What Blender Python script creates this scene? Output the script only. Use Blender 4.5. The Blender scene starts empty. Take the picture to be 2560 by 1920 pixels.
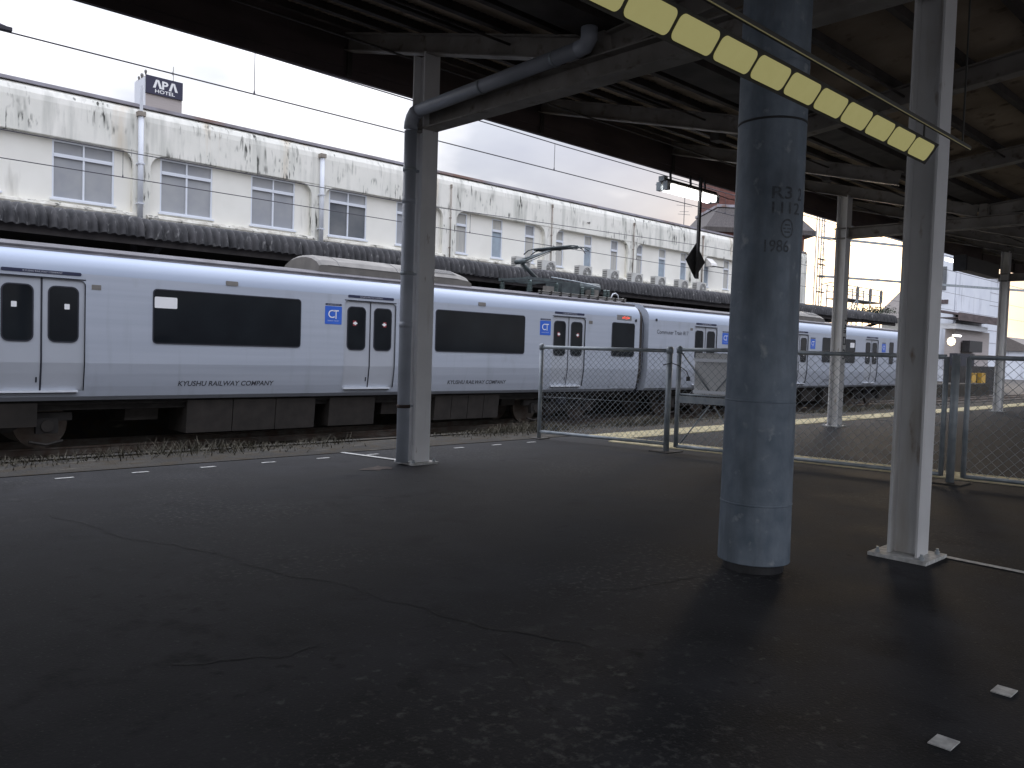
import bpy, bmesh, math, random
from math import radians as R, sin, cos, pi, sqrt
from mathutils import Vector, Matrix
random.seed(7)
sc = bpy.context.scene
col = sc.collection

# ------------------------------------------------------------------ camera
YAW, PITCH, ROLL, H = R(43.547), R(-2.379), R(1.827), 1.25
fw = Vector((sin(YAW)*cos(PITCH), cos(YAW)*cos(PITCH), sin(PITCH)))
rt = Vector((cos(YAW), -sin(YAW), 0)); up = rt.cross(fw)
r2 = cos(ROLL)*rt + sin(ROLL)*up; u2 = -sin(ROLL)*rt + cos(ROLL)*up
cd = bpy.data.cameras.new('camera'); cam = bpy.data.objects.new('camera', cd); col.objects.link(cam)
cd.sensor_width = 36; cd.lens = 2042.4/2560*36; cd.clip_end = 3000; cd.clip_start = 0.05
m = Matrix((r2, u2, -fw)).transposed().to_4x4(); m.translation = (0, 0, H); cam.matrix_world = m
sc.camera = cam

# ------------------------------------------------------------------ sky, sun, exposure
SAZ, SEL = R(67.2), R(6.0)
sun_dir = Vector((sin(SAZ)*cos(SEL), cos(SAZ)*cos(SEL), sin(SEL)))
w = bpy.data.worlds.new('World'); sc.world = w; w.use_nodes = True
nt = w.node_tree; N = nt.nodes; L = nt.links; N.clear()
def nd(t, **k):
    n = N.new(t)
    for a, b in k.items(): setattr(n, a, b)
    return n
def vm(op, a, b=None):
    n = nd('ShaderNodeVectorMath', operation=op); L.new(a, n.inputs[0])
    if b is not None:
        if hasattr(b, 'is_output'): L.new(b, n.inputs[1])
        else: n.inputs[1].default_value = b
    return n
def mt_(op, a, b=0.0, clamp=False):
    n = nd('ShaderNodeMath', operation=op); n.use_clamp = clamp
    for i, v in enumerate((a, b)):
        if hasattr(v, 'is_output'): L.new(v, n.inputs[i])
        else: n.inputs[i].default_value = v
    return n.outputs[0]
tc = nd('ShaderNodeTexCoord'); D = tc.outputs['Generated']
nrm = vm('NORMALIZE', D).outputs[0]
sep = nd('ShaderNodeSeparateXYZ'); L.new(nrm, sep.inputs[0])
el = mt_('MAXIMUM', sep.outputs[2], 0.0)
den = mt_('ADD', el, 0.22)
cx = mt_('DIVIDE', sep.outputs[0], den); cy = mt_('DIVIDE', sep.outputs[1], den)
cmb = nd('ShaderNodeCombineXYZ'); L.new(cx, cmb.inputs[0]); L.new(cy, cmb.inputs[1])
no = nd('ShaderNodeTexNoise'); no.inputs['Scale'].default_value = 0.95; no.inputs['Detail'].default_value = 5; no.inputs['Roughness'].default_value = 0.52
off = vm('ADD', cmb.outputs[0], (-4.751, -7.143, -1.871)); L.new(off.outputs[0], no.inputs['Vector'])
rp = nd('ShaderNodeValToRGB'); L.new(no.outputs['Fac'], rp.inputs[0])
rp.color_ramp.elements[0].position = 0.40; rp.color_ramp.elements[0].color = (0.48, 0.51, 0.62, 1)
rp.color_ramp.elements[1].position = 0.60; rp.color_ramp.elements[1].color = (1.00, 1.00, 1.05, 1)
e = rp.color_ramp.elements.new(0.49); e.color = (0.58, 0.61, 0.70, 1)
grad = mt_('ADD', mt_('MULTIPLY', mt_('POWER', el, 1.8), 4.2), 0.58)          # overcast sky: brighter overhead
cl = vm('SCALE', rp.outputs[0]); L.new(grad, cl.inputs['Scale'])
dotn = vm('DOT_PRODUCT', nrm, tuple(sun_dir)); dp = mt_('MAXIMUM', dotn.outputs['Value'], 0.0)
g1 = mt_('MULTIPLY', mt_('POWER', dp, 170.0), 2.6); g2 = mt_('MULTIPLY', mt_('POWER', dp, 45.0), 0.16)
glow = nd('ShaderNodeMix', data_type='RGBA'); glow.blend_type = 'MIX'
gc = vm('SCALE', nd('ShaderNodeRGB').outputs[0]); gc.inputs[0].links[0].from_node.outputs[0].default_value = (1.0, 0.70, 0.38, 1); L.new(mt_('ADD', g1, g2), gc.inputs['Scale'])
tot = vm('ADD', cl.outputs[0], gc.outputs[0])
sky = nd('ShaderNodeTexSky', sky_type='NISHITA'); sky.sun_disc = False; sky.sun_elevation = SEL; sky.sun_rotation = SAZ
sky.air_density = 1.0; sky.dust_density = 1.5
t10 = vm('SCALE', tot.outputs[0]); t10.inputs['Scale'].default_value = 12.5
mx = nd('ShaderNodeMix', data_type='RGBA'); mx.inputs[0].default_value = 0.90
L.new(sky.outputs[0], mx.inputs[6]); L.new(t10.outputs[0], mx.inputs[7])
bg = nd('ShaderNodeBackground'); bg.inputs[1].default_value = 0.10; L.new(mx.outputs[2], bg.inputs[0])
wo = nd('ShaderNodeOutputWorld'); L.new(bg.outputs[0], wo.inputs[0])
N.remove(glow)
sl = bpy.data.lights.new('sun', 'SUN'); sl.energy = 1.0; sl.angle = R(12); sl.color = (1.0, 0.80, 0.58)
so = bpy.data.objects.new('sun', sl); col.objects.link(so); so.rotation_euler = (-sun_dir).to_track_quat('-Z', 'Y').to_euler(); so.location = (30, 14, 12)
sc.view_settings.view_transform = 'Standard'; sc.view_settings.look = 'None'; sc.view_settings.gamma = 1
sc.view_settings.exposure = 0.2; sc.view_settings.use_curve_mapping = False
sc.cycles.max_bounces = 8; sc.cycles.diffuse_bounces = 4; sc.cycles.use_denoising = True

# ------------------------------------------------------------------ materials
MT = {}
def mat(name, c, c2=None, scale=4.0, rough=0.6, metal=0.0, bump=0.0, stretch=(1, 1, 1), detail=4.0, lo=0.35, hi=0.65, emit=None, es=0.0, spec=0.5, bscale=None, layers=()):
    """world-space noise between two colours; layers: (colour, stretch, scale, lo, hi) masks laid over it"""
    if name in MT: return MT[name]
    M = bpy.data.materials.new(name); M.use_nodes = True; t = M.node_tree; n = t.nodes; l = t.links
    b = n['Principled BSDF']; b.inputs['Roughness'].default_value = rough; b.inputs['Metallic'].default_value = metal
    b.inputs['Specular IOR Level'].default_value = spec
    b.inputs['Base Color'].default_value = (*c, 1)
    geo = n.new('ShaderNodeNewGeometry')
    def noise(st, s, det=detail):
        mp = n.new('ShaderNodeMapping'); mp.inputs['Scale'].default_value = st; l.new(geo.outputs['Position'], mp.inputs['Vector'])
        x = n.new('ShaderNodeTexNoise'); x.inputs['Scale'].default_value = s; x.inputs['Detail'].default_value = det; l.new(mp.outputs[0], x.inputs['Vector'])
        return x.outputs['Fac']
    out = None
    if c2 is not None:
        f = noise(stretch, scale); rmp = n.new('ShaderNodeValToRGB'); l.new(f, rmp.inputs[0])
        rmp.color_ramp.elements[0].position = lo; rmp.color_ramp.elements[0].color = (*c, 1)
        rmp.color_ramp.elements[1].position = hi; rmp.color_ramp.elements[1].color = (*c2, 1)
        out = rmp.outputs[0]
        rr = n.new('ShaderNodeMapRange'); l.new(f, rr.inputs[0]); rr.inputs['To Min'].default_value = rough*0.8; rr.inputs['To Max'].default_value = min(1, rough*1.25); l.new(rr.outputs[0], b.inputs['Roughness'])
    for ly in layers:
        (lc, st, s, a, z) = ly[:5]
        f = noise(st, s, 5); rmp = n.new('ShaderNodeMapRange'); l.new(f, rmp.inputs[0]); rmp.inputs['From Min'].default_value = a; rmp.inputs['From Max'].default_value = z
        mm = n.new('ShaderNodeMix'); mm.data_type = 'RGBA'; fac = rmp.outputs[0]
        if len(ly) > 5:
            (ps, pa, pz) = ly[5]; g = noise((1, 1, 1), ps, 2); r3 = n.new('ShaderNodeMapRange'); l.new(g, r3.inputs[0]); r3.inputs['From Min'].default_value = pa; r3.inputs['From Max'].default_value = pz
            mu = n.new('ShaderNodeMath'); mu.operation = 'MULTIPLY'; l.new(fac, mu.inputs[0]); l.new(r3.outputs[0], mu.inputs[1]); fac = mu.outputs[0]
        l.new(fac, mm.inputs[0])
        if out is not None: l.new(out, mm.inputs[6])
        else: mm.inputs[6].default_value = (*c, 1)
        mm.inputs[7].default_value = (*lc, 1); out = mm.outputs[2]
    if out is not None: l.new(out, b.inputs['Base Color'])
    if bump:
        f = noise(stretch, bscale or scale*4); bp = n.new('ShaderNodeBump'); bp.inputs['Strength'].default_value = bump; bp.inputs['Distance'].default_value = 0.02
        l.new(f, bp.inputs['Height']); l.new(bp.outputs[0], b.inputs['Normal'])
    if emit:
        b.inputs['Emission Color'].default_value = (*emit, 1); b.inputs['Emission Strength'].default_value = es
    MT[name] = M; return M

STAIN = (0.085, 0.085, 0.075)
asphalt = mat('asphalt', (0.0085, 0.0090, 0.0105), (0.036, 0.0365, 0.0405), 1.7, 0.88, bump=0.18, bscale=80, spec=0.20, detail=10.0, lo=0.30, hi=0.70, layers=[((0.013, 0.013, 0.015), (1, 1, 1), 2.3, 0.58, 0.75), ((0.085, 0.085, 0.082), (1, 1, 1), 30.0, 0.54, 0.70, (0.55, 0.50, 0.66)), ((0.008, 0.008, 0.009), (1, 1, 1), 9.0, 0.60, 0.72, (0.8, 0.45, 0.6)), ((0.055, 0.055, 0.055), (1, 1, 1), 70.0, 0.60, 0.74)])
def worn_spot(M, centre, r0, r1, colr, sc_):
    t = M.node_tree; n = t.nodes; l = t.links; b = n['Principled BSDF']; src = b.inputs['Base Color'].links[0].from_socket
    geo = n.new('ShaderNodeNewGeometry'); ds = n.new('ShaderNodeVectorMath'); ds.operation = 'DISTANCE'; l.new(geo.outputs['Position'], ds.inputs[0]); ds.inputs[1].default_value = centre
    a = n.new('ShaderNodeMapRange'); l.new(ds.outputs['Value'], a.inputs[0]); a.inputs['From Min'].default_value = r0; a.inputs['From Max'].default_value = r1; a.inputs['To Min'].default_value = 0.13; a.inputs['To Max'].default_value = 0.0
    x = n.new('ShaderNodeTexNoise'); x.inputs['Scale'].default_value = sc_; x.inputs['Detail'].default_value = 7; x.inputs['Roughness'].default_value = .65; l.new(geo.outputs['Position'], x.inputs['Vector'])
    ad = n.new('ShaderNodeMath'); ad.operation = 'ADD'; l.new(a.outputs[0], ad.inputs[0]); l.new(x.outputs['Fac'], ad.inputs[1])
    m2 = n.new('ShaderNodeMapRange'); l.new(ad.outputs[0], m2.inputs[0]); m2.inputs['From Min'].default_value = .64; m2.inputs['From Max'].default_value = .84
    mm = n.new('ShaderNodeMix'); mm.data_type = 'RGBA'; l.new(m2.outputs[0], mm.inputs[0]); l.new(src, mm.inputs[6]); mm.inputs[7].default_value = (*colr, 1); l.new(mm.outputs[2], b.inputs['Base Color'])
worn_spot(asphalt, (1.95, 1.75, 0), .1, 1.6, (0.095, 0.095, 0.092), 15)
worn_spot(asphalt, (2.6, 2.2, 0), .1, 1.0, (0.055, 0.055, 0.054), 6)
worn_spot(asphalt, (1.2, 3.4, 0), .3, 2.0, (0.006, 0.006, 0.007), 4)
worn_spot(asphalt, (3.6, 5.2, 0), .3, 2.2, (0.009, 0.009, 0.010), 3)
worn_spot(asphalt, (0.9, 6.8, 0), .2, 1.6, (0.050, 0.050, 0.050), 7)
edge_con = mat('edge_concrete', (0.030, 0.028, 0.025), (0.058, 0.053, 0.045), 2.2, 0.95, bump=0.7, bscale=30, spec=0.2, layers=[((0.045, 0.036, 0.024), (1, 1, 1), 5, 0.48, 0.60), ((0.11, 0.10, 0.085), (0.3, 1, 1), 7, 0.60, 0.72)])
kerb_con = mat('kerb_concrete', (0.065, 0.060, 0.052), (0.035, 0.032, 0.027), 5, 0.9, bump=0.4, bscale=40)
ballast = mat('ballast', (0.020, 0.017, 0.015), (0.045, 0.038, 0.032), 14, 0.95, bump=0.9, bscale=30)
paint_w = mat('road_paint', (0.62, 0.62, 0.60), (0.40, 0.40, 0.39), 25, 0.7)
tactile_m = mat('tactile_yellow', (0.78, 0.70, 0.46), (0.62, 0.55, 0.36), 6, 0.75)
crack_m = mat('crack', (0.009, 0.009, 0.010), (0.017, 0.017, 0.019), 8, rough=0.95)
rust_m = mat('rust', (0.060, 0.036, 0.026), (0.030, 0.021, 0.017), 12, 0.9)
steel_cream = mat('column_paint', (0.66, 0.66, 0.66), (0.58, 0.58, 0.58), 2.5, 0.55, bump=0.04, layers=[((0.42, 0.38, 0.33), (1, 1, 0.12), 6, 0.55, 0.78), ((0.25, 0.17, 0.11), (1, 1, 0.35), 9, 0.67, 0.78)])
steel_cream_lit = mat('column_paint_lit', (0.84, 0.84, 0.84), (0.76, 0.76, 0.76), 2.5, 0.5, bump=0.04, layers=[((0.52, 0.48, 0.43), (1, 1, 0.12), 6, 0.57, 0.80), ((0.25, 0.17, 0.11), (1, 1, 0.35), 9, 0.68, 0.79)])  # same column paint, lightened in place of light missing on these columns
galv = mat('galvanised', (0.27, 0.31, 0.34), (0.40, 0.43, 0.45), 9, 0.5, metal=0.35, bump=0.03)
pole_m = mat('pole_zinc', (0.115, 0.15, 0.19), (0.225, 0.265, 0.31), 12, 0.55, metal=0.2, bump=0.08, detail=6.0, lo=0.25, hi=0.75, stretch=(1, 1, 0.7), layers=[((0.10, 0.12, 0.14), (1, 1, 0.16), 7, 0.52, 0.78), ((0.30, 0.33, 0.35), (1, 1, 0.8), 14, 0.62, 0.74), ((0.12, 0.085, 0.065), (1, 1, 0.3), 9, 0.68, 0.80)])
stencil = mat('stencil_paint', (0.055, 0.062, 0.075), (0.11, 0.125, 0.14), 40, 0.7)
pipe_m = mat('pipe_grey', (0.42, 0.45, 0.51), (0.35, 0.38, 0.43), 3, 0.36)
roof_beam = mat('beam_paint', (0.30, 0.28, 0.255), (0.20, 0.183, 0.163), 3, 0.6, layers=[((0.10, 0.07, 0.05), (1, 1, 1), 7, 0.58, 0.74)])
roof_sheet_m = mat('roof_sheet_paint', (0.42, 0.345, 0.26), (0.28, 0.225, 0.165), 1.6, 0.7, layers=[((0.12, 0.085, 0.06), (1, 1, 1), 5, 0.58, 0.72)])
purlin_m = mat('purlin_paint', (0.06, 0.05, 0.045), (0.035, 0.03, 0.027), 4, 0.7)
fascia_m = mat('fascia_brown', (0.11, 0.082, 0.082), (0.07, 0.052, 0.052), 4, 0.6, stretch=(0.3, 1, 1))
dark_metal = mat('dark_metal', (0.03, 0.03, 0.033), (0.05, 0.05, 0.052), 8, 0.5, metal=0.3)
wire_m = mat('wire_copper_dark', (0.05, 0.048, 0.06), rough=0.5, metal=0.4)
train_sil = mat('train_silver', (0.40, 0.435, 0.50), (0.435, 0.47, 0.535), 2.0, 0.42, metal=0.15, bump=0.02, stretch=(0.15, 1, 5), bscale=6, layers=[((0.33, 0.355, 0.40), (1.2, 1, 0.10), 3.0, 0.56, 0.82), ((0.30, 0.31, 0.33), (1, 1, 0.5), 1.2, 0.62, 0.80)])
train_white = mat('train_shoulder', (0.33, 0.38, 0.47), (0.36, 0.41, 0.50), 2.0, 0.35, metal=0.05, stretch=(0.2, 1, 1))
train_door_m = mat('train_door', (0.42, 0.445, 0.49), (0.45, 0.475, 0.52), 1.5, 0.40, metal=0.15)
train_roof_m = mat('train_roof', (0.10, 0.095, 0.105), (0.07, 0.066, 0.072), 3, 0.7)
rubber = mat('rubber', (0.018, 0.020, 0.03), rough=0.6)
glass_dark = mat('tinted_glass', (0.006, 0.0075, 0.010), (0.010, 0.013, 0.016), 1.2, 0.07, spec=0.16)
navy = mat('navy_print', (0.018, 0.022, 0.055), rough=0.5)
navy_txt = mat('print_pale', (0.45, 0.46, 0.5), rough=0.5)
ct_blue = mat('logo_blue', (0.03, 0.115, 0.52), (0.035, 0.13, 0.56), 3, 0.4)
white_m = mat('white_print', (0.80, 0.80, 0.80), rough=0.5)
txt_dark = mat('print_dark', (0.035, 0.037, 0.045), rough=0.5)
red_m = mat('sticker_red', (0.30, 0.03, 0.035), rough=0.5)
led_m = mat('led_red', (0.3, 0.03, 0.02), emit=(1.0, 0.10, 0.05), es=1.3)
ac_grey = mat('ac_housing', (0.17, 0.158, 0.142), (0.13, 0.122, 0.11), 3, 0.6)
under_m = mat('underframe', (0.030, 0.027, 0.025), (0.018, 0.016, 0.015), 5, 0.8)
under_box = mat('equipment_paint', (0.034, 0.028, 0.024), (0.022, 0.019, 0.016), 4, 0.75)
panto_m = mat('panto_green_grey', (0.09, 0.11, 0.11), (0.06, 0.07, 0.075), 6, 0.5, metal=0.3)
insul = mat('insulator_green', (0.11, 0.15, 0.145), rough=0.25)
wall_c = mat('wall_cream', (0.84, 0.82, 0.75), (0.79, 0.77, 0.70), 1.3, 0.85, bump=0.05, layers=[((0.42, 0.40, 0.35), (1.0, 1.0, 0.14), 2.2, 0.66, 0.84)])
wall_st = mat('wall_stained', (0.83, 0.81, 0.74), (0.74, 0.73, 0.66), 1.1, 0.9, bump=0.12, bscale=9, layers=[
    ((0.50, 0.50, 0.45), (1.0, 1.0, 0.12), 3.2, 0.50, 0.75), ((0.62, 0.47, 0.29), (1.0, 1.0, 0.10), 1.1, 0.64, 0.80),
    ((0.24, 0.24, 0.21), (1.0, 1.0, 0.10), 9.0, 0.54, 0.68, (1.5, 0.48, 0.66)), (STAIN, (1.0, 1.0, 0.16), 11.0, 0.545, 0.61, (1.1, 0.54, 0.64)), (STAIN, (1.0, 1.0, 0.16), 6.5, 0.63, 0.70, (0.9, 0.46, 0.60))])
sill_m = mat('sill_dirty', (0.74, 0.72, 0.64), (0.44, 0.41, 0.35), 3.5, 0.9, bump=0.2, layers=[(STAIN, (1, 1, 1.5), 6, 0.58, 0.70)])
cap_m = mat('parapet_cap', (0.34, 0.33, 0.37), (0.24, 0.22, 0.235), 2, 0.6, layers=[((0.22, 0.13, 0.10), (0.4, 1, 1), 1.2, 0.55, 0.66)])
alu = mat('window_aluminium', (0.74, 0.77, 0.82), rough=0.4, metal=0.3)
pane_grey = mat('pane_frosted', (0.30, 0.31, 0.33), (0.37, 0.375, 0.38), 1.5, 0.18)
pane_dark = mat('pane_clear', (0.09, 0.10, 0.115), (0.16, 0.165, 0.17), 1.0, 0.06)
pane_cream = mat('pane_curtain', (0.50, 0.48, 0.43), (0.40, 0.40, 0.38), 3, 0.2, stretch=(6, 1, 0.3))
pane_blue = mat('pane_blue', (0.33, 0.40, 0.46), (0.26, 0.30, 0.34), 2, 0.15)
pvc = mat('pvc_white', (0.60, 0.62, 0.66), (0.55, 0.57, 0.60), 2, 0.5)
pipe_old = mat('pipe_rusty', (0.30, 0.27, 0.23), (0.20, 0.16, 0.13), 5, 0.8)
slate_m = mat('corrugated_slate', (0.022, 0.022, 0.024), (0.060, 0.058, 0.060), 3.5, 0.85, bump=0.25, layers=[((0.21, 0.205, 0.20), (1, 1, 0.5), 9, 0.60, 0.76)])
wood_dark = mat('soffit_dark', (0.045, 0.038, 0.036), (0.03, 0.026, 0.025), 4, 0.8)
unit_m = mat('unit_cream', (0.55, 0.55, 0.52), (0.49, 0.48, 0.45), 4, 0.6)
unit_fan = mat('unit_fan_grey', (0.16, 0.155, 0.15), rough=0.6)
brick_m = mat('brick_red', (0.16, 0.062, 0.048), (0.11, 0.045, 0.036), 4, 0.85)
slate_roof = mat('mansard_slate', (0.085, 0.072, 0.068), (0.055, 0.048, 0.046), 2, 0.7, stretch=(6, 6, 0.2))
hotel_beige = mat('hotel_tile', (0.43, 0.385, 0.37), (0.40, 0.36, 0.345), 3, 0.7, stretch=(0.3, 0.3, 4))
hotel_side = mat('hotel_side', (0.74, 0.76, 0.80), rough=0.7)
sign_navy = mat('sign_navy', (0.025, 0.024, 0.055), rough=0.5)
bld_white = mat('bridge_white', (0.74, 0.77, 0.82), (0.69, 0.72, 0.78), 0.8, 0.8, layers=[((0.42, 0.44, 0.48), (1, 1, 0.2), 1.5, 0.58, 0.75)])
house_roof = mat('house_roof', (0.17, 0.15, 0.135), (0.13, 0.115, 0.105), 3, 0.85, stretch=(1, 1, 6))
tube_m = mat('lamp_tube', (0.9, 0.9, 0.9), emit=(1.0, 0.98, 0.96), es=6.0)
lampw = mat('lamp_white', (0.62, 0.60, 0.57), rough=0.5)
warm_m = mat('lamp_warm', (0.9, 0.8, 0.6), emit=(1.0, 0.80, 0.50), es=2.2)
strip_m = mat('reflection_yellow', (0.16, 0.15, 0.09), (0.13, 0.125, 0.07), 9, 0.6, emit=(0.80, 0.74, 0.30), es=0.26)  # glow imitates interior lights reflected in the window, not a platform lamp
reflection_edge = mat('reflection_edge', (0.20, 0.18, 0.10), emit=(0.75, 0.66, 0.30), es=0.07)  # faint glow of the reflected line above the panels
reflection_body = mat('reflection_body', (0.030, 0.028, 0.022), (0.045, 0.042, 0.034), 6, 0.55)
grass_m = mat('dry_grass', (0.115, 0.10, 0.068), (0.055, 0.052, 0.036), 5, 0.9)
yellow_box = mat('crate_yellow', (0.50, 0.30, 0.05), rough=0.6)
hedge_m = mat('far_green', (0.035, 0.045, 0.025), (0.06, 0.065, 0.04), 2, 0.9)
rail_m = mat('rail_steel', (0.12, 0.085, 0.065), (0.19, 0.17, 0.15), 5, 0.5, metal=0.5)

# ------------------------------------------------------------------ mesh helpers
def wloc(o):
    v = Vector((0, 0, 0))
    while o is not None: v += o.location; o = o.parent
    return v
class MB:
    def __init__(s): s.v = []; s.f = []
    def add(s, vs, fs):
        k = len(s.v); s.v += [tuple(p) for p in vs]; s.f += [tuple(i+k for i in f) for f in fs]; return s
    def box(s, x0, x1, y0, y1, z0, z1):
        return s.add([(x0,y0,z0),(x1,y0,z0),(x1,y1,z0),(x0,y1,z0),(x0,y0,z1),(x1,y0,z1),(x1,y1,z1),(x0,y1,z1)],
            [(0,3,2,1),(4,5,6,7),(0,1,5,4),(1,2,6,5),(2,3,7,6),(3,0,4,7)])
    def bar(s, a, b, w, h=None, upv=(0,0,1)):
        h = h or w; a = Vector(a); b = Vector(b); d = (b-a).normalized(); u = Vector(upv)
        if abs(d.dot(u)) > .98: u = Vector((1,0,0))
        r = d.cross(u).normalized(); u = r.cross(d)
        q = [r*w/2+u*h/2, -r*w/2+u*h/2, -r*w/2-u*h/2, r*w/2-u*h/2]
        return s.add([a+p for p in q]+[b+p for p in q], [(3,2,1,0),(4,5,6,7),(0,1,5,4),(1,2,6,5),(2,3,7,6),(3,0,4,7)])
    def tube(s, pts, r, n=10, cap=True):
        pts = [Vector(p) for p in pts]; rings = []; prev = None
        for i, p in enumerate(pts):
            d = (pts[min(i+1, len(pts)-1)]-pts[max(i-1, 0)]).normalized()
            if prev is None:
                u = Vector((0,0,1)) if abs(d.z) < .95 else Vector((1,0,0)); a = d.cross(u).normalized()
            else: a = (prev - d*prev.dot(d)).normalized()
            prev = a; b = d.cross(a); rr = r[i] if isinstance(r, (list, tuple)) else r
            rings.append([p + (a*cos(2*pi*k/n)+b*sin(2*pi*k/n))*rr for k in range(n)])
        vs = [v for ring in rings for v in ring]; fs = []
        for i in range(len(pts)-1):
            for k in range(n): fs.append((i*n+k, i*n+(k+1)%n, (i+1)*n+(k+1)%n, (i+1)*n+k))
        if cap: fs += [tuple(range(n))[::-1], tuple((len(pts)-1)*n+k for k in range(n))]
        return s.add(vs, fs)
    def lathe(s, c, prof, n=16):          # prof: (r, z) about vertical axis at c
        vs = []; fs = []
        for (r, z) in prof:
            for k in range(n): vs.append((c[0]+r*cos(2*pi*k/n), c[1]+r*sin(2*pi*k/n), c[2]+z))
        for i in range(len(prof)-1):
            for k in range(n): fs.append((i*n+k, i*n+(k+1)%n, (i+1)*n+(k+1)%n, (i+1)*n+k))
        fs += [tuple(range(n))[::-1], tuple((len(prof)-1)*n+k for k in range(n))]
        return s.add(vs, fs)
    def prism(s, poly, f0, f1):            # poly: list of 2-D points, f0/f1 map a 2-D point to 3-D for the two ends
        n = len(poly); vs = [f0(p) for p in poly]+[f1(p) for p in poly]
        return s.add(vs, [tuple(range(n))[::-1], tuple(range(n, 2*n))]+[(k, (k+1)%n, n+(k+1)%n, n+k) for k in range(n)])
    def build(s, name, m, parent=None, smooth=False, loc=None):
        me = bpy.data.meshes.new(name); o0 = wloc(parent) if parent is not None else Vector((0,0,0))
        base = Vector(loc) if loc is not None else o0
        me.from_pydata([tuple(Vector(p)-base) for p in s.v], [], s.f); me.update()
        if smooth:
            for p in me.polygons: p.use_smooth = True
        me.materials.append(m); o = bpy.data.objects.new(name, me); col.objects.link(o)
        o.location = base - o0
        if parent is not None: o.parent = parent
        fixn(me); return o
def fixn(me):
    b = bmesh.new(); b.from_mesh(me); bmesh.ops.recalc_face_normals(b, faces=b.faces); b.to_mesh(me); b.free()
def tag(o, label=None, cat=None, group=None, kind=None):
    if label: o['label'] = label
    if cat: o['category'] = cat
    if group: o['group'] = group
    if kind: o['kind'] = kind
    return o
def thing(name, loc, label, cat, group=None):
    o = bpy.data.objects.new(name, None); o.empty_display_size = .2; o.location = loc; col.objects.link(o); return tag(o, label, cat, group)
def struct(name, mb, m, smooth=False): return tag(mb.build(name, m, None, smooth), kind='structure')
def inst(o, parent, loc=None, name=None):
    c = o.copy(); col.objects.link(c); c.parent = parent
    if loc is not None: c.location = loc
    return c
def copy_tree(o, parent=None):
    c = o.copy(); col.objects.link(c); c.parent = parent
    for ch in list(o.children): copy_tree(ch, c)
    return c
def rrect(x0, x1, z0, z1, r, n=5):
    pts = []
    for (cx_, cz_, a0) in ((x1-r, z0+r, -90), (x1-r, z1-r, 0), (x0+r, z1-r, 90), (x0+r, z0+r, 180)):
        for k in range(n+1): a = R(a0+90*k/n); pts.append((cx_+r*cos(a), cz_+r*sin(a)))
    return pts
def text2d(body, shear=0.0, bold=0.0):
    cu = bpy.data.curves.new('t', 'FONT'); cu.body = body; cu.size = 1; cu.shear = shear; cu.offset = bold; cu.resolution_u = 3
    ob = bpy.data.objects.new('t', cu); col.objects.link(ob); me = bpy.data.meshes.new_from_object(ob)
    vs = [(v.co.x, v.co.y) for v in me.vertices]; fs = [tuple(p.vertices) for p in me.polygons]
    bpy.data.objects.remove(ob); bpy.data.meshes.remove(me)
    x0 = min(v[0] for v in vs); x1 = max(v[0] for v in vs); z0 = min(v[1] for v in vs); z1 = max(v[1] for v in vs)
    return [((v[0]-x0)/(x1-x0), (v[1]-z0)/(z1-z0)) for v in vs], fs
def text_on(name, body, f, m, parent, shear=0.0, bold=0.0):
    """lettering laid on a surface: f maps (u, v) in the unit box to 3-D"""
    vs, fs = text2d(body, shear, bold); b = MB(); b.add([f(u, v) for u, v in vs], fs); return b.build(name, m, parent)

# ================================================================== SETTING
RZ = -0.71                                            # rail top
g = MB(); g.add([(-1500,-1500,RZ-.18),(1500,-1500,RZ-.18),(1500,1500,RZ-.18),(-1500,1500,RZ-.18)], [(0,1,2,3)])
ground = struct('ground', g, ballast)
PY0, PY1 = -0.22, 9.08
plat = struct('platform', MB().box(-30, 75, PY0, PY1, RZ-.17, 0), asphalt)
es_ = struct('platform_edge', MB().box(-30, 75, 8.15, 9.0, -.2, .006), edge_con)
ks_ = struct('kerb', MB().box(-30, 75, 9.0, 9.14, -.3, .020), edge_con)
fpl = struct('far_platform', MB().box(-40, 62, 17.95, 40, RZ-.17, 0.0), edge_con)
# painted dashes, one piece each
dash = None
dx = 2.08
while dx < 8.4:
    if abs(dx-6.0) > .15:
        o = MB().box(dx-.075, dx+.075, 7.825, 7.865, .002, .006).build('paint_mark', paint_w, plat, loc=(dx, 7.84, 0)) if dash is None else inst(dash, plat, (dx, 7.84, 0))
        dash = dash or o
    dx += .642
sq = MB().box(2.835, 2.925, .875, .945, .002, .006).build('paint_mark', paint_w, plat, loc=(2.88, .91, 0))
for x in (3.52, 4.16, 1.6, 2.24): inst(sq, plat, (x, .91, 0))
MB().add([(5.03,8.14,.009),(5.10,8.14,.009),(5.29,7.30,.009),(5.22,7.30,.009)], [(0,1,2,3)]).build('paint_line', paint_w, plat)
MB().add([(5.64,1.95,.005),(5.70,1.95,.005),(5.65,.5,.005),(5.59,.5,.005)], [(0,1,2,3)]).build('paint_line', paint_w, plat)
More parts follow.
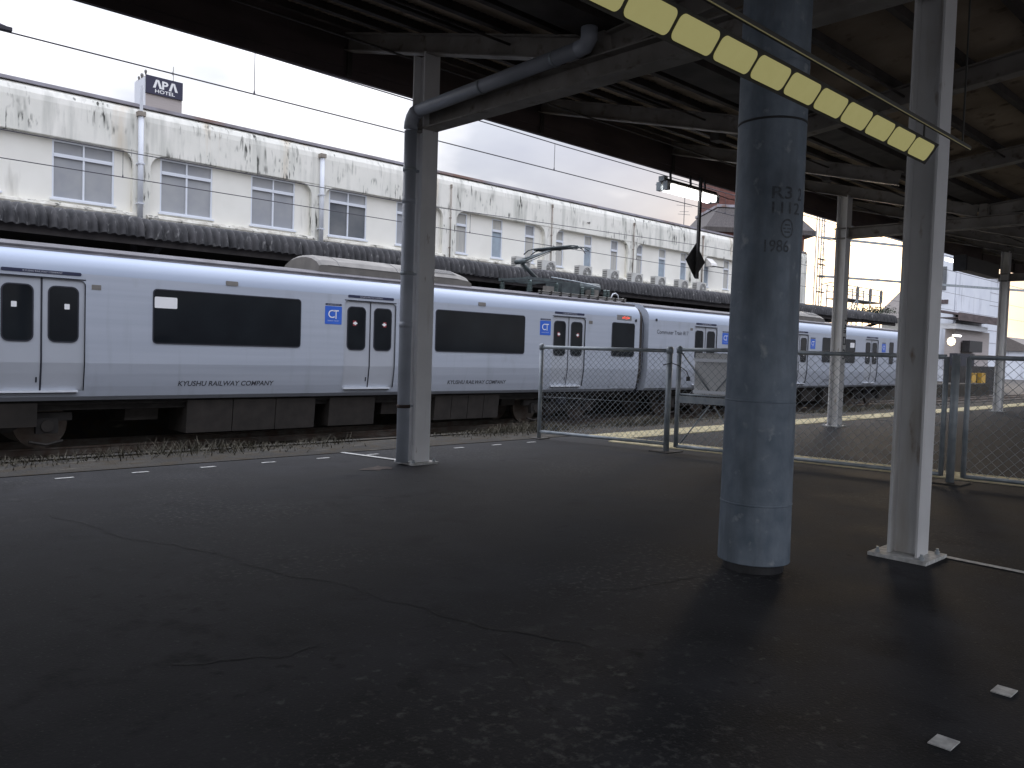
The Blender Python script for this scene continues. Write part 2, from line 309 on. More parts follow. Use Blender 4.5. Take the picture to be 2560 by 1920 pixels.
# cracks: thin dark seams wandering over the asphalt
def crack(p, q, n, amp, wd, seed):
    rn = random.Random(seed); b = MB(); dx_, dy_ = q[0]-p[0], q[1]-p[1]; ll = sqrt(dx_*dx_+dy_*dy_); nx, ny = -dy_/ll, dx_/ll; off_ = 0; vs = []; fs = []
    for i in range(n+1):
        t = i/n; off_ = off_*.94+rn.gauss(0, amp); jit = rn.uniform(-.4, .4)*amp
        x = p[0]+dx_*t+nx*(off_+jit); y = p[1]+dy_*t+ny*(off_+jit); ww = wd*rn.uniform(.1, 1)*(0.1 if i in (0, n) else 1)
        vs += [(x+nx*ww, y+ny*ww, .003), (x-nx*ww, y-ny*ww, .003)]
    for i in range(n): fs.append((2*i, 2*i+1, 2*i+3, 2*i+2))
    b.add(vs, fs); return b.build('crack', crack_m, plat)
crack((1.55, 6.3), (2.6, 2.2), 150, .012, .0085, 1); crack((1.2, 3.1), (1.75, 2.9), 40, .010, .009, 2); crack((3.2, 2.75), (4.0, 2.6), 50, .009, .006, 3); crack((1.0, 7.9), (1.9, 7.6), 40, .012, .006, 5)
crack((2.05, 4.3), (3.4, 4.05), 70, .011, .003, 6); crack((1.75, 3.5), (1.1, 4.1), 50, .012, .003, 7); crack((3.6, 6.6), (6.8, 6.2), 90, .013, .003, 8); crack((2.4, 2.6), (2.0, 1.7), 40, .01, .004, 9)
rp_ = MB(); rn = random.Random(4); pts = [(4.74+.22*cos(a)*rn.uniform(.45, 1.2), 6.93+.15*sin(a)*rn.uniform(.4, 1.2)) for a in [2*pi*k/16 for k in range(16)]]
rp_.add([(x, y, .004) for x, y in pts], [tuple(range(16))]); rp_.build('rust_patch', rust_m, plat)
# tactile tiles: each 0.3 m block with four bars
def tactile_tile():
    b = MB(); b.box(-.147, .147, -.147, .147, 0, .012)
    for k in range(4): b.box(-.135, .135, -.11+k*.0733-.017, -.11+k*.0733+.017, .012, .017)
    return b.build('tactile_tile', tactile_m, plat)
tt = tactile_tile(); tt.location = (9.35, 7.64, 0)
for k in range(1, 105): c = inst(tt, plat, (9.35+.3*k, 7.64, 0))
for k in range(0, 105): c = inst(tt, plat, (9.35+.3*k, 7.94, 0))
fdir = Vector((9.24-8.73, 3.0-6.25, 0)).normalized(); fA = Vector((8.73, 6.25, 0)); fang = math.atan2(fdir.y, fdir.x)
for k in range(20):
    for ox in (.50, .80):
        p = fA + fdir*(-.95+.3*k) + Vector((ox, ox*.12, 0)); c = inst(tt, plat, p); c.rotation_euler.z = fang
# rails
def rail(y, x0=-30, x1=140):
    pr = [(-.065,0),(.065,0),(.065,.012),(.012,.03),(.012,.11),(.035,.12),(.035,.15),(-.035,.15),(-.035,.12),(-.012,.11),(-.012,.03),(-.065,.012)]
    return MB().prism(pr, lambda p: (x0, y+p[0], RZ-.15+p[1]), lambda p: (x1, y+p[0], RZ-.15+p[1]))
for y, lb in ((10.07, 'nearer rail of the empty track beside the platform edge'), (11.13, 'farther rail of the empty track beside the platform'), (15.87, 'nearer rail under the silver train'), (16.93, 'farther rail under the silver train')):
    tag(rail(y).build('rail', rail_m), lb, 'rail', 'running rails')
# dry weeds along the platform edge
rn = random.Random(11); wd = MB()
for k in range(15000):
    x = rn.uniform(0.5, 26); y = 9.12-abs(rn.gauss(0, .24)); 
    if y < 8.2: continue
    if math.sin(x*1.7)+math.sin(x*.63+1)+rn.uniform(-1.2, 1.2) < -.3: continue
    h = rn.uniform(.03, .12)*(1.0+.5*math.sin(x*2.3)); a = rn.uniform(0, 2*pi); t = rn.uniform(.3, 1.3)*h; ww = .006
    dx_, dy_ = cos(a), sin(a); z0 = .019 if y > 9.0 else .005
    wd.add([(x-dy_*ww, y+dx_*ww, z0), (x+dy_*ww, y-dx_*ww, z0), (x+dx_*t, y+dy_*t, z0+h)], [(0,1,2)])
tag(wd.build('dry_weeds', grass_m), 'dry brown weeds growing along the platform edge', 'weeds', kind='stuff')

# ================================================================== PLATFORM CANOPY
FX = [5.3+3.267*k for k in range(-8, 17)]  # unseen bays at the left end added to shade the platform
CX0, CX1 = FX[0]-.5, FX[-1]+.5
VY, VZ, SL = 4.6, 3.90, 0.262           # valley line and roof slope (rafter top)
EY1, EY0 = 8.55, -3.3  # near eave pushed out of view to shade the platform
SLN = 0.105                             # near wing flattened and drawn out of view to cut light
can = thing('platform_canopy', (5.3, VY, 0), 'dark butterfly canopy roof over the near platform, seen from below', 'canopy')
def h_beam(b, a, c, w=.18, h=.2, t=.014):
    a = Vector(a); c = Vector(c); d = (c-a).normalized(); r = d.cross(Vector((0,0,1))).normalized(); u = r.cross(d)
    b.bar(a+u*(h/2-t/2), c+u*(h/2-t/2), w, t); b.bar(a-u*(h/2-t/2), c-u*(h/2-t/2), w, t); b.bar(a, c, .010, h-2*t); return b
raf = None
for i, x in enumerate(FX):
    if raf is None:
        b = MB(); 
        h_beam(b, (x, VY+.10, VZ+.10*SL-.1), (x, EY1+.02, VZ+(EY1-VY)*SL-.1), .14, .2)
        raf = b.build('rafter', roof_beam, can, loc=(x, VY, VZ))
        b = MB(); h_beam(b, (x, VY-.10, VZ+.10*SLN-.1), (x, EY0-.02, VZ+(VY-EY0)*SLN-.1), .14, .2)
        rafn = b.build('rafter', roof_beam, can, loc=(x, VY, VZ))
    else:
        L0 = Vector((x-5.3, 0, VZ)); inst(raf, can, L0); inst(rafn, can, L0)
for k in (0, 3, 6, 9, 12):
    x = 5.3+3.267*k; b = MB(); h_beam(b, (x, 7.14, 3.63), (x, 1.94, 3.63), .2, .2); b.build('tie_beam', roof_beam, can)
    b = MB(); b.box(x-.06, x+.06, VY-.06, VY+.06, 3.73, 3.93); b.build('king_post', roof_beam, can)
# valley gutter and purlins
b = MB(); b.box(CX0, CX1, VY-.16, VY+.16, 3.93, 3.95); b.box(CX0, CX1, VY-.18, VY-.16, 3.93, 4.06); b.box(CX0, CX1, VY+.16, VY+.18, 3.93, 4.06); b.build('valley_gutter', purlin_m, can)
for s in (1, -1):
    for k in range(12):
        y = VY + s*(.45+k*.66)
        if (s < 0 and y < EY0) or y > EY1: continue
        z = VZ + abs(y-VY)*(SL if s > 0 else SLN)
        MB().box(CX0, CX1, y-.03, y+.03, z+.004, z+.085).build('purlin', purlin_m, can)
# corrugated roof sheets, one object each
def sheet(sgn, wdt=.8):
    b = MB(); n = 40; ys = [.12, 4.05 if sgn > 0 else 8.0]; sl_ = SL if sgn > 0 else SLN; vs = []; fs = []
    for j, yy in enumerate(ys):
        for i in range(n+1):
            u = i/n*wdt; vs.append((u, sgn*yy, yy*sl_+.10+.018*cos(2*pi*u/.08)))
    for i in range(n): fs.append((i, i+1, n+2+i, n+1+i))
    b.add(vs, fs); return b
nsh = int((CX1-CX0)/.8)+1
s0 = sheet(1).build('roof_sheet', roof_sheet_m, can, loc=(0, 0, 0)); s1 = sheet(-1).build('roof_sheet', roof_sheet_m, can, loc=(0, 0, 0))
rn = random.Random(21)
for k in range(nsh):
    L0 = Vector((CX0+.8*k-5.3, 0, VZ+rn.uniform(0, .006)))
    if k == 0: s0.location = L0; s1.location = L0
    else: inst(s0, can, L0); inst(s1, can, L0)
for (y, s) in ((EY1, 1), (EY0, -1)):
    zt = VZ+abs(y-VY)*(SL if s > 0 else SLN)
    MB().box(CX0, CX1, min(y+s*.04, y+s*.075), max(y+s*.04, y+s*.075), zt-.20, zt+.075).build('fascia_board', fascia_m, can)
    MB().box(CX0, CX1, min(y+s*.02, y+s*.05), max(y+s*.02, y+s*.038), zt-.40, zt-.17).build('fascia_board', fascia_m, can)
    MB().box(CX0, CX1, min(y+s*.041, y+s*.10), max(y+s*.041, y+s*.10), zt-.512, zt-.36).build('fascia_board', fascia_m, can)
    for x in FX[::1]:
        MB().box(x-.03, x+.03, min(y-s*.01, y+s*.018), max(y-s*.01, y+s*.018), zt-.50, zt-.22).build('fascia_bracket', purlin_m, can)
# conduits under the roof
for (y, z, r_) in ((5.75, 4.12, .012), (7.55, 4.46, .014), (3.4, 3.93, .012)):
    MB().tube([(CX0, y, z), (CX1, y, z)], r_, 6).build('conduit', purlin_m, can)
for i in range(8, 20):
    x = FX[i]+1.1
    MB().box(x-.09, x+.09, 6.20, 6.34, 4.16, 4.27).build('junction_box', purlin_m, can)

# ------------------------------------------------------------------ columns
def h_column(x, y, ztop, label, plate=.34, name='steel_column', pm=None, wf=.20):
    t = thing(name, (x, y, 0), label, 'column', 'cream steel columns carrying the canopy')
    b = MB(); w = wf; tf = .014
    b.box(x-w/2, x+w/2, y-w/2, y-w/2+tf, .022, ztop); b.box(x-w/2, x+w/2, y+w/2-tf, y+w/2, .022, ztop); b.box(x-.006, x+.006, y-w/2+tf, y+w/2-tf, .022, ztop)
    b.build('shaft', pm or steel_cream_lit, t)
    MB().box(x-plate/2, x+plate/2, y-plate/2, y+plate/2, .0, .022).build('base_plate', paint_w, t)
    for sx in (-1, 1):
        for sy in (-1, 1): MB().lathe((x+sx*.135, y+sy*.135, .022), [(.016, 0), (.016, .018), (.009, .018), (.009, .035)], 8).build('anchor_bolt', galv, t)
    return t
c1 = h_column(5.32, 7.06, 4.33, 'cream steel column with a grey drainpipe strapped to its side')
h_column(5.488, 2.013, 4.40, 'large near cream steel column right of the round pole', .36, pm=steel_cream, wf=.187)
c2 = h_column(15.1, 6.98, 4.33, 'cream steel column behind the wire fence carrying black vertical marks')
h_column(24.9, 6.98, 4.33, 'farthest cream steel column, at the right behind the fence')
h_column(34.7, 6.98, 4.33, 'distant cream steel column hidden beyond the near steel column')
# black marks on the second column (a vertical station plate seen at a slant)
x, y = 15.1, 6.98-.1-.004
def mk(x0, x1, z0, z1): return MB().box(x0, x1, y, y+.003, z0, z1)
bm_ = MB()
for (x0, x1, z0, z1) in ((.02, .085, 1.99, 2.02), (.03, .085, 1.895, 1.93), (-.01, .085, 1.85, 1.87), (.06, .085, 1.87, 1.895), (-.01, .005, 1.835, 1.87), (-.02, .085, 1.80, 1.82), (-.02, .085, 1.765, 1.785), (.055, .085, 1.785, 1.80),
        (-.03, .085, 1.675, 1.70), (-.03, .085, 1.545, 1.57), (-.03, -.005, 1.57, 1.675), (.06, .085, 1.57, 1.675)):
    bm_.box(x+x0, x+x1, y, y+.003, z0, z1)
bm_.build('plate_marks', txt_dark, c2)
text_on('plate_marks', '3', lambda u, v: (x-.03+u*.11, y, 1.27+v*.19), stencil, c2)

# drainpipe: down the left column, along the tie beam, up to the valley gutter
dp_ = thing('drainpipe', (5.10, 7.05, 0), 'grey drainpipe running down the left column and along the tie beam', 'drainpipe')
px_, py_ = 5.125, 7.05
elbow = [(px_, py_-.0, 3.52), (px_, py_-.006, 3.58), (px_, py_-.03, 3.635), (px_, py_-.07, 3.675), (px_, py_-.13, 3.69)]
MB().tube([(px_, py_, .025), (px_, py_, 3.5)], .066, 18).build('downpipe', pipe_m, dp_, True)
MB().tube(elbow, .073, 18).build('elbow', pipe_m, dp_, True)
MB().tube([(px_, py_-.12, 3.69), (px_, VY+.1, 3.78)], .066, 18).build('cross_pipe', pipe_m, dp_, True)
MB().tube([(px_, VY+.12, 3.78), (px_, VY+.04, 3.79), (px_, VY, 3.84), (px_, VY, 3.95)], .070, 14).build('elbow', pipe_m, dp_, True)
for z in (.62, 2.02, 3.10): 
    MB().tube([(px_, py_, z-.018), (px_, py_, z+.018)], .072, 18).build('pipe_strap', rust_m if z < 1 else galv, dp_, True)
    MB().box(px_+.06, px_+.11, py_-.02, py_+.02, z-.012, z+.012).build('strap_bracket', galv, dp_)
for y in (5.95, 5.0): MB().tube([(px_, y, 3.69+(py_-.12-y)*.038), (px_, y-.03, 3.692+(py_-.12-y)*.038)], .071, 18).build('pipe_strap', galv, dp_, True)
for z in (1.45, 2.75): MB().tube([(px_, py_, z), (px_, py_, z+.06)], .0695, 18).build('pipe_socket', pipe_m, dp_, True)

# ------------------------------------------------------------------ round pole
PX, PY = 4.40, 2.49
po = thing('round_pole', (PX, PY, 0), 'thick grey galvanised round pole with stencilled 1986', 'pole')
def prad(z): return .2085-.0075*min(z, 2.0)
prof = [(.192, .05), (.2085, .055)]
for k in range(13): z = .06+k*.38; prof.append((prad(z), z))
MB().lathe((PX, PY, 0), prof, 48).build('shaft', pole_m, po, True)
MB().lathe((PX, PY, 0), [(.175, 0), (.175, .05)], 32).build('base_collar', dark_metal, po)
for z in (.40, 1.00, 2.93): MB().lathe((PX, PY, 0), [(prad(z)+.0003, z-.006), (prad(z)+.0021, z-.003), (prad(z)+.0021, z+.003), (prad(z)+.0003, z+.006)], 48).build('seam', pole_m, po, True)
MB().lathe((PX, PY, 0), [(.1965, 2.60), (.1965, 2.612)], 48).build('strap', dark_metal, po, True)
view_a = math.atan2(-PY, -PX)
def on_pole(a0, z0, wa, hz):       # unit box -> patch of the shaft; a0 offset (radians) from the side facing the platform's near end
    def f(u, v):
        z = z0+v*hz; r = prad(z)+.0014; a = view_a+a0+u*wa; return (PX+r*cos(a), PY+r*sin(a), z)
    return f
text_on('stencil', 'R3', on_pole(.07, 2.150, .62, .070), stencil, po, bold=.012)
text_on('stencil', '2', on_pole(.93, 2.150, .17, .070), stencil, po, bold=.012)
text_on('stencil', '1112', on_pole(.09, 2.068, .92, .066), stencil, po, bold=.012)
text_on('stencil', '1986', on_pole(-.08, 1.850, .72, .070), stencil, po, bold=.01)
b = MB(); f = on_pole(.36, 1.93, .42, .11); ring = []
for k in range(24):
    a = 2*pi*k/24; ring.append(f(.5+.5*cos(a), .5+.5*sin(a)))
ri = [f(.5+.40*cos(2*pi*k/24), .5+.40*sin(2*pi*k/24)) for k in range(24)]
b.add(ring+ri, [(k, (k+1)%24, 24+(k+1)%24, 24+k) for k in range(24)])
for v0, v1, u0, u1 in ((.28, .36, .28, .72), (.46, .54, .2, .8), (.64, .72, .30, .70)): b.add([f(u0, v0), f(u1, v0), f(u1, v1), f(u0, v1)], [(0,1,2,3)])
b.build('stencil_emblem', stencil, po)

# ------------------------------------------------------------------ yellow strip added for interior lights reflected in the train window
st = thing('reflection_strip', (3.0, 1.55, 2.2), 'row of pale yellow panels standing in for carriage lights reflected in the window', 'reflection')
SX0, SX1 = 0.62, 4.36
lo = Vector((0, 1.605, 2.262)); hi = Vector((0, 1.555, 2.332)); nrm_ = Vector((0, -(hi.z-lo.z), (hi.y-lo.y))).normalized()
ax = (hi-lo).normalized()
pr = [lo-ax*.012, hi+ax*.012, hi+ax*.012-nrm_*.045, lo-ax*.012-nrm_*.045]
MB().prism([(p.y, p.z) for p in pr], lambda p: (SX0, p[0], p[1]), lambda p: (SX1, p[0], p[1])).build('housing', reflection_body, st)  # added body behind the reflected panels
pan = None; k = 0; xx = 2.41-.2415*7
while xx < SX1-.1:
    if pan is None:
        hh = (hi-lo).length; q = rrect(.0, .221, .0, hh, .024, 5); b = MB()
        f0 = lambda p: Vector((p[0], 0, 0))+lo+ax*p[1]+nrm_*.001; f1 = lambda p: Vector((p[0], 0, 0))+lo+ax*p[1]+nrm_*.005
        b.prism(q, f0, f1); pan = b.build('reflection_panel', strip_m, st, loc=(0, 0, 0)); base_l = pan.location.copy(); pan.location = base_l+Vector((xx, 0, 0))
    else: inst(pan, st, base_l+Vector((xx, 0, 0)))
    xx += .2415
MB().bar((SX0, 1.604, 2.449), (4.98, 1.604, 2.444), .003, .004).build('reflection_line', reflection_edge, st)
MB().bar((SX0, 1.612, 2.46), (5.0, 1.612, 2.455), .012, .022).build('top_rail', reflection_body, st)  # rail and hangers added to carry the reflection stand-in
for x in (.9, 2.0, 4.33):
    MB().bar((x, 1.615, 2.30), (x, 1.612, 2.452), .008).build('hanger', reflection_body, st)  # added hanger of the reflection stand-in
for x in (.95, 4.9): MB().bar((x, 1.62, 2.46), (x, 1.62, 4.70), .008).build('hanger', reflection_body, st)  # added long hangers of the reflection stand-in

# ------------------------------------------------------------------ fluorescent lamp and hanging sign
lm = thing('fluorescent_lamp', (12.2, 8.5, 4.2), 'lit white fluorescent lamp hanging below the canopy eave', 'lamp')
X0, X1 = 11.45, 13.05
MB().prism([(-.075, .05), (.075, .05), (.05, .085), (-.05, .085)], lambda p: (X0, 8.5+p[0], 4.175+p[1]), lambda p: (X1, 8.5+p[0], 4.175+p[1])).build('housing', dark_metal, lm)
MB().prism([(-.16, -.01), (-.075, .048), (.075, .048), (.16, -.01), (.15, -.014), (-.15, -.014)], lambda p: (X0+.03, 8.5+p[0], 4.175+p[1]), lambda p: (X1-.03, 8.5+p[0], 4.175+p[1])).build('reflector', lampw, lm)
for s in (-1, 1):
    MB().tube([(X0+.10, 8.5+s*.07, 4.108), (X1-.10, 8.5+s*.07, 4.108)], .050, 10).build('tube', tube_m, lm, True)
    for xx in (X0, X1-.10): MB().box(xx, xx+.10, 8.5+s*.07-.045, 8.5+s*.07+.045, 4.055, 4.20).build('end_cap', galv, lm)
MB().box(X0-.02, X0+.08, 8.44, 8.56, 4.21, 4.29).build('ballast_cap', galv, lm)
for xx in (X0+.25, X0+.85, X1-.3): MB().bar((xx, 8.5, 4.255), (xx, 8.52, 4.44), .03).build('hanger', dark_metal, lm)
MB().tube([(X1, 8.5, 4.24), (X1+.5, 8.52, 4.22), (X1+2, 8.55, 4.30)], .008, 6).build('cable', dark_metal, lm)
hs = thing('hanging_sign', (12.4, 8.46, 2.7), 'dark diamond sign on a long hanging pole below the eave', 'sign')
MB().box(12.35, 12.41, 8.33, 8.37, 2.62, 4.40).build('pole', dark_metal, hs)
dmd = [(12.38-.30, 2.94), (12.38, 2.63), (12.38+.30, 2.94), (12.38, 3.25)]
MB().prism(dmd, lambda p: (p[0], 8.39, p[1]), lambda p: (p[0], 8.40, p[1])).build('board', dark_metal, hs)
MB().box(12.25, 12.52, 8.372, 8.388, 2.93, 2.95).build('back_brace', dark_metal, hs)

# ================================================================== FENCE
P1 = Vector((8.32, 8.16, 0)); P2 = Vector((8.73, 6.25, 0)); G0 = P2+fdir*.135; P3 = Vector((9.24, 3.0, 0)); G1 = G0+fdir*.92; P2b = G1+fdir*.09; P4 = P3+fdir*.12; P5 = P3+fdir*3.2
FH = 1.325
def mesh_panel(a, b_, z0, z1, p=.080, r=.0023):
    d = (b_-a); Ln = d.length; d.normalize(); nn = Vector((-d.y, d.x, 0)); Hh = z1-z0; b = MB()
    for s in (1, -1):
        k = -int(Hh/p)-1
        while k*p < Ln+Hh:
            t0 = k*p
            # line: along = t0 + v (s=1) or t0 - v (s=-1)
            if s == 1: v0 = max(0, -t0); v1 = min(Hh, Ln-t0); f_ = lambda v: t0+v
            else: v0 = max(0, t0-Ln); v1 = min(Hh, t0); f_ = lambda v: t0-v
            if v1-v0 > .01:
                A = a+d*f_(v0)+nn*(s*r)+Vector((0,0,z0+v0)); B = a+d*f_(v1)+nn*(s*r)+Vector((0,0,z0+v1)); b.tube([A, B], r, 4, False)
            k += 1
    return b
def tubepart(name, pts, r, parent, m=galv): return MB().tube(pts, r, 12).build(name, m, parent, True)
Z = lambda p, z: (p.x, p.y, z)
# left panel
fl = thing('wire_fence', P1, 'chain-link fence panel standing left of the gate by the platform edge', 'fence')
tubepart('post', [Z(P1, .0), Z(P1, FH)], .030, fl); tubepart('post', [Z(P2, .0), Z(P2, FH+.01)], .038, fl)
tubepart('top_rail', [Z(P1, FH-.02), Z(P2, FH-.02)], .024, fl); tubepart('bottom_rail', [Z(P1, .10), Z(P2, .10)], .022, fl)
MB().box(P1.x-.11, P1.x+.11, P1.y-.11, P1.y+.11, 0.0, .012).build('base_pad', kerb_con, fl); MB().box(P2.x-.17, P2.x+.17, P2.y-.15, P2.y+.15, 0.0, .012).build('base_pad', kerb_con, fl)
for p in (P1, P2): MB().lathe(Z(p, FH-.055), [(.037, 0), (.037, .07), (.02, .085)] if p is P1 else [(.046, 0), (.046, .07), (.025, .09)], 12).build('corner_fitting', galv, fl, True)
tag(mesh_panel(P1, P2, .12, FH-.04).build('wire_mesh', galv, fl), kind='stuff')
tubepart('tension_wire', [Z(P1, .60), Z(P2, .62)], .0025, fl); 
# gate leaf
gt = thing('fence_gate', G0, 'closed chain-link gate with braces and a white board', 'gate')
for p in (G0, G1): tubepart('stile', [Z(p, .07), Z(p, FH+.02)], .030, gt)
tubepart('top_rail', [Z(G0, FH), Z(G1, FH+.01)], .024, gt); tubepart('bottom_rail', [Z(G0, .085), Z(G1, .085)], .022, gt)
tubepart('middle_rail', [Z(G0, .755), Z(G1, .755)], .012, gt)
MB().bar(Z(G0, .69), Z(G1, .69), .03, .085).build('middle_plate', galv, gt)
def along(t): return G0+fdir*t
GL = (G1-G0).length
nb = 1; seg = GL/nb
for k in range(nb):
    a0, a1, am = k*seg, (k+1)*seg, (k+.5)*seg
    for (q0, q1) in (((a0+.03, 1.28), (am-.03, .80)), ((a1-.03, 1.28), (am+.03, .80)), ((am-.03, .63), (a0+.05, .12)), ((am+.03, .63), (a1-.05, .12))):
        A = along(q0[0]); B = along(q1[0]); off_ = Vector((.02, .003, 0)); tubepart('brace', [Z(A+off_, q0[1]), Z(B+off_, q1[1])], .009, gt)
tag(mesh_panel(G0, G1, .11, FH-.02, .10).build('wire_mesh', galv, gt), kind='stuff')
MB().lathe(Z(G0, FH-.045), [(.038, 0), (.038, .07), (.02, .09)], 12).build('corner_fitting', galv, gt, True)
nf = Vector((-fdir.y, fdir.x, 0))
bd = thing('white_board', along(.38), 'white board with two metal strips fixed behind the gate mesh', 'board')
o_ = nf*.045
def slab(name, t0, t1, z0, z1, th, offv, m, par):
    A = along(t0)+offv; B = along(t1)+offv; b = MB(); n2 = nf*th
    b.add([Z(A, z0), Z(B, z0), Z(B, z1), Z(A, z1), Z(A+n2, z0), Z(B+n2, z0), Z(B+n2, z1), Z(A+n2, z1)], [(0,1,2,3),(4,7,6,5),(0,4,5,1),(1,5,6,2),(2,6,7,3),(3,7,4,0)]); return b.build(name, m, par)
slab('panel', .20, .85, .76, 1.29, .01, o_, white_m, bd)
for z in (.80, 1.20): slab('clamp_strip', .21, .84, z-.02, z+.02, .008, nf*-.012, alu, bd)
lk = thing('gate_chain', P2+Vector((0,0,1.0)), 'thin dark chain looped round the gate post', 'chain')
MB().tube([Vector(Z(P2, 1.10))+Vector((-.06,.05,.02)), Vector(Z(P2, 1.15))+Vector((-.03,-.05,0)), Vector(Z(P2, 1.12))+Vector((-.02,-.16,0)), Vector(Z(P2, 1.05))+Vector((.0,-.27,0)), Vector(Z(P2, .98))+Vector((.0,-.30,0)), Vector(Z(P2, .96))+Vector((.01,-.27,0))], .006, 6).build('loop', dark_metal, lk, True)
MB().box(P2.x-.02, P2.x+.02, P2.y-.31, P2.y-.28, .93, .985).build('padlock', dark_metal, lk)
# middle panel between gate and the next post
fm = thing('wire_fence', P2b, 'chain-link fence panel between the round pole and the near steel column', 'fence')
tubepart('post', [Z(P2b, 0), Z(P2b, FH+.01)], .038, fm); P3a = P3-fdir*.09
tubepart('top_rail', [Z(P2b, FH), Z(P3a, FH)], .024, fm); tubepart('bottom_rail', [Z(P2b, .085), Z(P3a, .085)], .022, fm); tubepart('stile', [Z(P3a, .07), Z(P3a, FH)], .026, fm)
tag(mesh_panel(P2b, P3a, .11, FH-.02, .10).build('wire_mesh', galv, fm), kind='stuff'); tubepart('tension_wire', [Z(P2b, .62), Z(P3a, .60)], .0025, fm)
# right panel
fr = thing('wire_fence', P3, 'chain-link fence panel running right from the gate past the steel column', 'fence')
tubepart('post', [Z(P3, 0), Z(P3, FH+.02)], .040, fr); tubepart('post', [Z(P4, .07), Z(P4, FH)], .026, fr); tubepart('post', [Z(P5, 0), Z(P5, FH)], .038, fr)
tubepart('top_rail', [Z(P4, FH), Z(P5, FH)], .024, fr); tubepart('bottom_rail', [Z(P4, .085), Z(P5, .085)], .022, fr)
MB().box(P3.x-.17, P3.x+.17, P3.y-.15, P3.y+.15, 0, .012).build('base_pad', kerb_con, fr)
tag(mesh_panel(P4, P5, .11, FH-.02, .10).build('wire_mesh', galv, fr), kind='stuff')

# ================================================================== TRAIN
TY = 15.0
PROF = [(.16, .16), (.09, .23), (.055, .40), (.022, .62), (.0, .80), (.0, 2.30), (.012, 2.40), (.05, 2.50), (.115, 2.585), (.20, 2.645)]
ROOFP = [(.20, 2.645), (.23, 2.70), (.42, 2.76), (.80, 2.83), (1.40, 2.87)]
def yprof(z):
    for (y0, z0), (y1, z1) in zip(PROF, PROF[1:]):
        if z0 <= z <= z1: return y0+(y1-y0)*(z-z0)/(z1-z0)
    return PROF[0][0] if z < PROF[0][1] else PROF[-1][0]
WID = 2.8
def on_side(x0, x1, z0, z1, out=.004):
    return lambda u, v: (x0+(x1-x0)*u, TY+yprof(z0+(z1-z0)*v)-out, z0+(z1-z0)*v)
def plate(name, x0, x1, z0, z1, r, m, parent, out=.006, th=.012):
    q = rrect(x0, x1, z0, z1, r, 5)
    return MB().prism(q, lambda p: (p[0], TY+yprof(p[1])-out, p[1]), lambda p: (p[0], TY+yprof(p[1])-out+th, p[1])).build(name, m, parent)
def ring_plate(name, x0, x1, z0, z1, r, w, m, parent, out):
    a = rrect(x0-w, x1+w, z0-w, z1+w, r+w, 5); c = rrect(x0, x1, z0, z1, r, 5); n = len(a); P = lambda p, o: (p[0], TY+yprof(p[1])-o, p[1])
    vs = [P(p, out) for p in a]+[P(p, out) for p in c]+[P(p, out-.014) for p in a]+[P(p, out-.014) for p in c]; fs = []
    for k in range(n):
        j = (k+1) % n; fs += [(k, j, n+j, n+k), (k, 2*n+k, 2*n+j, j), (n+k, n+j, 3*n+j, 3*n+k)]
    return MB().add(vs, fs).build(name, m, parent)
